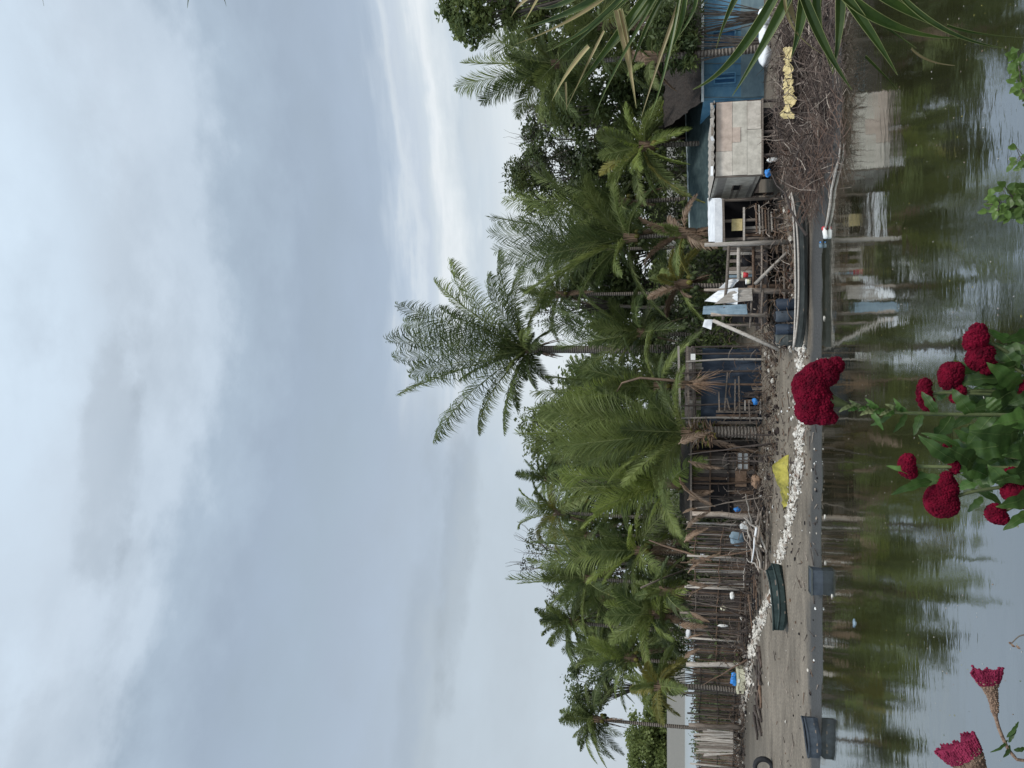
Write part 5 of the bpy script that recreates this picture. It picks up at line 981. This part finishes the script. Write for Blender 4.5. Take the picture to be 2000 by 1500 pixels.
fa = faded('thin faded pink cockscomb on a long brown seedy stem', [(101, 1944, 4), (130, 1941, 7), (155, 1934, 11), (172, 1930, 19), (188, 1928, 24)], [(103, 1944), (80, 1950), (60, 1958), (36, 1969), (10, 1992)], 1.4, 3)
for (a, b_, c_, d_, w) in ((55, 1968, 30, 1935, 6), (50, 1970, 75, 1985, 6), (60, 1966, 90, 1990, 7), (35, 1980, 40, 2005, 9), (45, 1972, 20, 1960, 8)): lv(fa, a, b_, c_, d_, 1.4, w, 'fleaf')
fb = faded('wide faded pink cockscomb cut by the left edge', [(-60, 1945, 6), (-20, 1915, 16), (12, 1893, 27), (32, 1879, 33), (48, 1868, 34)], [(-58, 1944), (-80, 1970)], 1.25, 8)
# leafy sprigs at the bottom
def sprig(label, pts, y, n, sz, spreadpx, twig='bark'):
    root = thing('sprig', label, 'plant', gnd(pts[-1][0], y), 'leafy sprigs of the near bank'); ps = [P(u, v, y) for (u, v) in pts]; stem(root, ps + [gnd(pts[-1][0], y)], [.0012, .0025], twig)
    mb = MB()
    for i in range(n):
        t = R.random(); u, v = patht([tuple(p) for p in pts], t); b0 = P(u, v, y); e = P(u + R.uniform(-1, 1) * spreadpx, v - R.uniform(-.4, 1) * spreadpx * .8, y + R.uniform(-.04, .04)); mb.tube([b0, e], .0007, 4, twig)
        q = e + Vector((R.uniform(-1, 1), R.uniform(-.5, .5), R.uniform(-.6, 1))).normalized() * sz; leaf(mb, e, q, sz * .6, 'shrubleaf', n=5, curl=.05)
    build('leaves', mb, root)
sprig('leafy sprig at the bottom with pale green oval leaves, thickest of the three', [(1100, 1975), (1110, 2010)], 2.0, 44, .024, 34)
sprig('leafy sprig standing up to the left of the thickest sprig', [(1102, 1925), (1098, 1960), (1075, 2010)], 2.0, 26, .022, 18)
sprig('leafy sprig near the bottom right corner', [(1390, 1985), (1370, 1990), (1330, 1995), (1300, 2010)], 2.0, 34, .022, 16)
sprig('small leafy sprig between the thickest one and the corner sprig', [(1195, 1990), (1190, 2015)], 2.0, 14, .02, 20)
r_ = thing('dry_twig', 'thin dry twig with two curled leaves above the faded flowers', 'twig', gnd(262, 1.8)); stem(r_, [P(243, 1975, 1.8), P(258, 1990, 1.8), P(262, 2010, 1.8), gnd(262, 1.8)], [.0012, .0018], 'bark')
for (a, b_, c_, d_) in ((243, 1975, 236, 1983), (243, 1975, 246, 1970), (240, 1985, 232, 1993)): lv(r_, a, b_, c_, d_, 1.8, 5, 'stemb')

# foreground strap leaves from the right
def strap(parent, pts, wpx, y, m='strap'):
    """pts in full image coords (x, y) of the photo: U=1500-y, V=x"""
    ps = [P(1500 - b_, a, y + (i * .05)) for i, (a, b_) in enumerate(pts)]; mb = MB(); n = 16; cs = []
    k = len(ps) - 1
    for i in range(n + 1):
        t = i / n
        if k == 2: c = bez(ps[0], ps[1] * 2 - (ps[0] + ps[2]) * .5, ps[2], t)
        else: c = ps[0].lerp(ps[1], t) - ZUP * (.03 * math.sin(PI * t))
        cs.append(c)
    w = wpx * PX(y) * .5; tw = R.uniform(-.5, .5); vs = []; fs = []
    for i, c in enumerate(cs):
        t = i / n; T = (cs[min(i + 1, n)] - cs[max(0, i - 1)]).normalized(); S = T.cross(Vector((0, -1, 0))).normalized(); Nn = Vector((0, -1, 0)); S = (S * math.cos(tw * t * 2) + Nn * math.sin(tw * t * 2)).normalized()
        ww = w * (1 - t ** 2.2) * (.75 + .25 * math.sin(PI * min(1, t * 1.4))) + .0005; vs += [c - S * ww, c + Nn * (-ww * .45), c + S * ww]
    for i in range(n): q = i * 3; fs += [(q, q + 1, q + 4, q + 3), (q + 1, q + 2, q + 5, q + 4)]
    mb.raw(vs, fs, m)
    for off in ((0, 2) if wpx > 8 else (0,)): mb.tube([vs[i * 3 + off] + Vector((0, -.0008, 0)) for i in range(n + 1)], [.0012 * (1 - .7 * i / n) for i in range(n + 1)], 4, 'strap_edge')
    b0 = build('leaflet', mb, parent, smooth=False)
    return b0
YF = 2.6
f1 = thing('palm_frond', 'near palm frond with broad dark green strap leaves reaching in from the right, lower one', 'palm frond', P(1620, 1560, YF), 'near palm fronds at the right')
stem(f1, [P(1620, 1300, YF), P(1530, 1500, YF), P(1520, 1600, YF), P(1545, 1720, YF), P(1580, 1850, YF)], [.012, .006], 'rachis', name='rib')
for (pts, w, m_) in (([(1560, -50), (1500, 70), (1430, 188)], 20, 'strap'), ([(1530, -40), (1440, 105), (1353, 175)], 19, 'strap'), ([(1460, -40), (1425, 20), (1399, 95)], 11, 'strap'), ([(1575, -40), (1562, 50), (1545, 112)], 20, 'strap'), ([(1565, -20), (1612, 90), (1664, 176)], 18, 'strap'), ([(1600, -30), (1598, 40), (1626, 140)], 16, 'strap'), ([(1640, -40), (1640, 50), (1626, 145)], 18, 'strap'), ([(1635, -30), (1705, 70), (1753, 147)], 18, 'strap'), ([(1630, -30), (1740, 48), (1873, 75)], 24, 'strap'), ([(1690, -30), (1780, 25), (1880, 72)], 20, 'strap'), ([(1740, -30), (1840, 55), (1965, 95)], 9, 'strap'), ([(1690, 110), (1720, 140), (1752, 173)], 5, 'strap'), ([(1640, -20), (1700, 30), (1790, 95)], 8, 'strap'), ([(1533, -20), (1548, 52), (1605, 105)], 6, 'strap_d'), ([(1530, -30), (1545, 20), (1560, 60)], 14, 'strap_d'), ([(1780, 95), (1815, 118), (1865, 128)], 4, 'strap_d'), ([(1850, 50), (1910, 65), (2000, 74)], 5, 'strap')): strap(f1, pts, w, YF, m_)
f2 = thing('palm_frond', 'near palm frond with narrow leaves and dry yellow streaks, upper one at the right', 'palm frond', P(1620, 1250, YF + .4), 'near palm fronds at the right'); YG = YF + .4
stem(f2, [P(1640, 1000, YG), P(1530, 1120, YG), P(1510, 1230, YG), P(1540, 1380, YG), P(1600, 1500, YG)], [.012, .006], 'rachis', name='rib')
for (pts, w, m_) in (([(1200, -30), (1120, 20), (1000, 62)], 15, 'strap'), ([(1210, -30), (1120, 35), (1006, 87)], 9, 'strap_d'), ([(1235, -30), (1160, 45), (1066, 102)], 12, 'strap'), ([(1250, -20), (1150, 60), (1060, 150)], 7, 'strap'), ([(1270, -20), (1190, 90), (1108, 195)], 16, 'strap'), ([(1150, 90), (1110, 140), (1078, 197)], 10, 'strap_d'), ([(1205, 18), (1224, 99), (1243, 212)], 17, 'strap_d'), ([(1212, 18), (1228, 90), (1238, 140)], 10, 'strap_d'), ([(1290, -20), (1205, 130), (1160, 232)], 7, 'strap'), ([(1330, -20), (1300, 130), (1267, 236)], 7, 'strap'), ([(1335, -20), (1290, 110), (1252, 231)], 7, 'strap_d'), ([(1340, -20), (1325, 60), (1297, 120)], 10, 'strap'), ([(1060, -20), (1020, 5), (998, 35)], 7, 'strap_d'), ([(1060, -20), (1040, 15), (1022, 48)], 6, 'strap_d'), ([(1290, -30), (1240, 40), (1180, 110)], 14, 'strap'), ([(1220, -30), (1190, 20), (1130, 60)], 12, 'strap'), ([(1180, 60), (1150, 120), (1105, 215)], 5, 'strap_d'), ([(1310, -30), (1260, 60), (1225, 160)], 9, 'strap'), ([(1105, 160), (1106, 190), (1107, 215)], 4, 'strap_d'), ([(1360, -20), (1350, 30), (1310, 90)], 7, 'strap'), ([(1150, -20), (1090, 10), (1050, 15)], 10, 'strap')): strap(f2, pts, w, YG, m_)
f3 = thing('palm_frond', 'near frond high at the right showing only thin leaf tips', 'palm frond', P(1560, 250, YF), 'near palm fronds at the right')
stem(f3, [P(1560, 0, YF), P(1545, 250, YF), P(1560, 500, YF)], [.008, .006], 'rachis', name='rib')
for pts in ([(70, -50), (79, -20), (86, 12)], [(375, -50), (370, -20), (366, 16)], [(420, -50), (432, -20), (442, 12)]): strap(f3, pts, 6, YF, 'strap')

# ------------------------------------------------------------------ world and sun
w = bpy.data.worlds.new('World'); sc.world = w; w.use_nodes = True; nt = w.node_tree; N = nt.nodes; L = nt.links
bg = N['Background']; sky = N.new('ShaderNodeTexSky'); sky.sky_type = 'NISHITA'; sky.sun_disc = False
SEL, SAZ = math.radians(54), math.radians(150)      # azimuth from +Y toward +X
sky.sun_elevation = SEL; sky.sun_rotation = SAZ; sky.air_density = 1; sky.dust_density = 3
tc = N.new('ShaderNodeTexCoord'); sp = N.new('ShaderNodeSeparateXYZ'); L.new(tc.outputs['Generated'], sp.inputs[0])
def mth(op, a, b_=None, cl=False):
    n = N.new('ShaderNodeMath'); n.operation = op; n.use_clamp = cl
    for i, v in enumerate((a, b_)):
        if v is None: continue
        if isinstance(v, (int, float)): n.inputs[i].default_value = v
        else: L.new(v, n.inputs[i])
    return n.outputs[0]
zc = mth('ADD', mth('MAXIMUM', sp.outputs['Z'], 0), .16)
cv = N.new('ShaderNodeCombineXYZ'); L.new(mth('DIVIDE', sp.outputs['X'], zc), cv.inputs[0]); L.new(mth('DIVIDE', sp.outputs['Y'], zc), cv.inputs[1])
def nz(scale, st, off, det=5, ro=.55, di=0):
    mp = N.new('ShaderNodeMapping'); mp.inputs['Scale'].default_value = st; mp.inputs['Location'].default_value = off; L.new(cv.outputs[0], mp.inputs[0])
    n = N.new('ShaderNodeTexNoise'); n.inputs['Scale'].default_value = scale; n.inputs['Detail'].default_value = det; n.inputs['Roughness'].default_value = ro; n.inputs['Distortion'].default_value = di; L.new(mp.outputs[0], n.inputs['Vector']); return n.outputs['Fac']
def ramp(src, els, interp='EASE'):
    r = N.new('ShaderNodeValToRGB'); r.color_ramp.interpolation = interp; e = r.color_ramp.elements
    e[0].position, e[0].color = els[0][0], (*els[0][1], 1); e[1].position, e[1].color = els[-1][0], (*els[-1][1], 1)
    for p_, c_ in els[1:-1]: x_ = e.new(p_); x_.color = (*c_, 1)
    L.new(src, r.inputs[0]); return r.outputs[0]
def s2l(*c): return tuple((x / 255 / 12.92) if x < 10 else ((x / 255 + .055) / 1.055) ** 2.4 for x in c)
def n3(scale, st, off, det=5, ro=.6):
    mp = N.new('ShaderNodeMapping'); mp.inputs['Scale'].default_value = st; mp.inputs['Location'].default_value = off; L.new(tc.outputs['Generated'], mp.inputs[0])
    n = N.new('ShaderNodeTexNoise'); n.inputs['Scale'].default_value = scale; n.inputs['Detail'].default_value = det; n.inputs['Roughness'].default_value = ro; L.new(mp.outputs[0], n.inputs['Vector']); return n.outputs['Fac']
c1 = n3(2.6, (1, 1, 2.6), (1.3, .4, .2), 6, .55); c2 = n3(9, (1, 1, 2.0), (4.1, 2.7, .3), 7, .58); c3 = n3(4, (1, 1, 9), (7.7, 1.1, .5), 5, .55)
ax_ = mth('DIVIDE', sp.outputs['X'], mth('MAXIMUM', sp.outputs['Y'], .05))
def sm(src, a, b_):
    r = N.new('ShaderNodeMapRange'); r.interpolation_type = 'SMOOTHSTEP'; r.inputs['From Min'].default_value = a; r.inputs['From Max'].default_value = b_; L.new(src, r.inputs['Value']); return r.outputs[0]
left = mth('SUBTRACT', 1, sm(ax_, -.25, .12)); right = sm(mth('ADD', ax_, mth('MULTIPLY', mth('SUBTRACT', c1, .5), .25)), -.14, .1)
z1 = mth('ADD', sp.outputs['Z'], mth('ADD', mth('MULTIPLY', mth('SUBTRACT', c2, .5), .13), mth('MULTIPLY', mth('SUBTRACT', c1, .5), .08)))
z1 = mth('SUBTRACT', z1, mth('MULTIPLY', left, .055))
z2 = mth('ADD', sp.outputs['Z'], mth('ADD', mth('MULTIPLY', mth('SUBTRACT', c3, .5), .075), mth('MULTIPLY', mth('SUBTRACT', c2, .5), .05)))
upper = [(.30, s2l(178, 193, 210)), (.36, s2l(172, 188, 204)), (.43, s2l(168, 184, 202)), (.50, s2l(177, 194, 211)), (.515, s2l(186, 202, 218)), (.535, s2l(198, 213, 228)), (.60, s2l(204, 218, 232)), (.655, s2l(209, 225, 240)), (.72, s2l(214, 231, 246))]
baseL = ramp(z1, [(0, s2l(200, 211, 220)), (.20, s2l(193, 206, 217)), (.225, s2l(183, 197, 211))] + upper, 'LINEAR')
lowR = ramp(z2, [(0, s2l(226, 233, 238)), (.19, s2l(224, 232, 237)), (.235, s2l(206, 218, 228)), (.262, s2l(228, 236, 241)), (.272, s2l(238, 244, 248)), (.286, s2l(212, 223, 232)), (.305, s2l(201, 213, 226)), (.318, s2l(214, 224, 233)), (.328, s2l(193, 207, 222)), (.345, s2l(175, 191, 209)), (.40, s2l(170, 186, 205)), (.45, s2l(172, 188, 205))], 'LINEAR')
mm_ = mth('MULTIPLY', right, mth('SUBTRACT', 1, sm(sp.outputs['Z'], .36, .44)))
bm_ = N.new('ShaderNodeMix'); bm_.data_type = 'RGBA'; L.new(mm_, bm_.inputs[0]); L.new(baseL, bm_.inputs[6]); L.new(lowR, bm_.inputs[7]); base = bm_.outputs[2]
mulv = mth('ADD', 1.0, mth('ADD', mth('MULTIPLY', mth('SUBTRACT', c1, .5), .18), mth('MULTIPLY', mth('SUBTRACT', c2, .5), .2)))
def blob(dirU, V, sx, sz, amp, soft=.7):
    d = ray(dirU, V).normalized(); ax = d.x / d.y
    fx = mth('DIVIDE', mth('SUBTRACT', ax_, ax), sx); fz = mth('DIVIDE', mth('SUBTRACT', sp.outputs['Z'], d.z), sz)
    e = mth('ADD', mth('MULTIPLY', fx, fx), mth('MULTIPLY', fz, fz)); e = mth('ADD', e, mth('MULTIPLY', mth('SUBTRACT', c2, .5), 4.5)); e = mth('ADD', e, mth('MULTIPLY', mth('SUBTRACT', c1, .5), 2.0))
    g = mth('SUBTRACT', 1, sm(e, 1 - soft, 1 + soft)); g = mth('MULTIPLY', g, mth('GREATER_THAN', sp.outputs['Y'], 0)); return mth('MULTIPLY', g, amp)
for bl in ((560, 215, .2, .022, -.13), (330, 245, .12, .016, -.10), (900, 60, .35, .05, .07, 1), (60, 120, .12, .05, -.08, 1), (800, 340, .12, .03, -.08, 1), (480, 900, .2, .022, -.12), (150, 820, .3, .02, -.06, 1), (1050, 160, .2, .05, -.04, 1)):
    mulv = mth('ADD', mulv, blob(*bl))
bk = N.new('ShaderNodeMapRange'); bk.inputs['From Min'].default_value = .2; bk.inputs['From Max'].default_value = -.5; bk.inputs['To Min'].default_value = 0; bk.inputs['To Max'].default_value = .45; L.new(sp.outputs['Y'], bk.inputs['Value'])
mulv = mth('ADD', mulv, bk.outputs[0])
mx = N.new('ShaderNodeMix'); mx.data_type = 'RGBA'; mx.blend_type = 'MULTIPLY'; mx.inputs[0].default_value = 1; L.new(base, mx.inputs[6]); L.new(mulv, mx.inputs[7])
sk = N.new('ShaderNodeMix'); sk.data_type = 'RGBA'; sk.blend_type = 'MULTIPLY'; sk.inputs[0].default_value = 1; L.new(sky.outputs[0], sk.inputs[6]); sk.inputs[7].default_value = (.1, .1, .1, 1)
fin = N.new('ShaderNodeMix'); fin.data_type = 'RGBA'; fin.inputs[0].default_value = .95; L.new(sk.outputs[2], fin.inputs[6]); L.new(mx.outputs[2], fin.inputs[7])
L.new(fin.outputs[2], bg.inputs[0]); bg.inputs[1].default_value = 1.0
sd = bpy.data.lights.new('sun', 'SUN'); sd.energy = 2.5; sd.angle = math.radians(14); sd.color = (1, .96, .9); so = bpy.data.objects.new('sun', sd); col.objects.link(so)
dirv = Vector((math.sin(SAZ) * math.cos(SEL), math.cos(SAZ) * math.cos(SEL), math.sin(SEL))); so.rotation_euler = dirv.to_track_quat('Z', 'Y').to_euler(); so.location = (0, 0, 30)
sc.view_settings.view_transform = 'Standard'; sc.view_settings.look = 'None'; sc.view_settings.exposure = 0
sc.render.engine = 'CYCLES'; sc.render.resolution_x = 1024; sc.render.resolution_y = 768
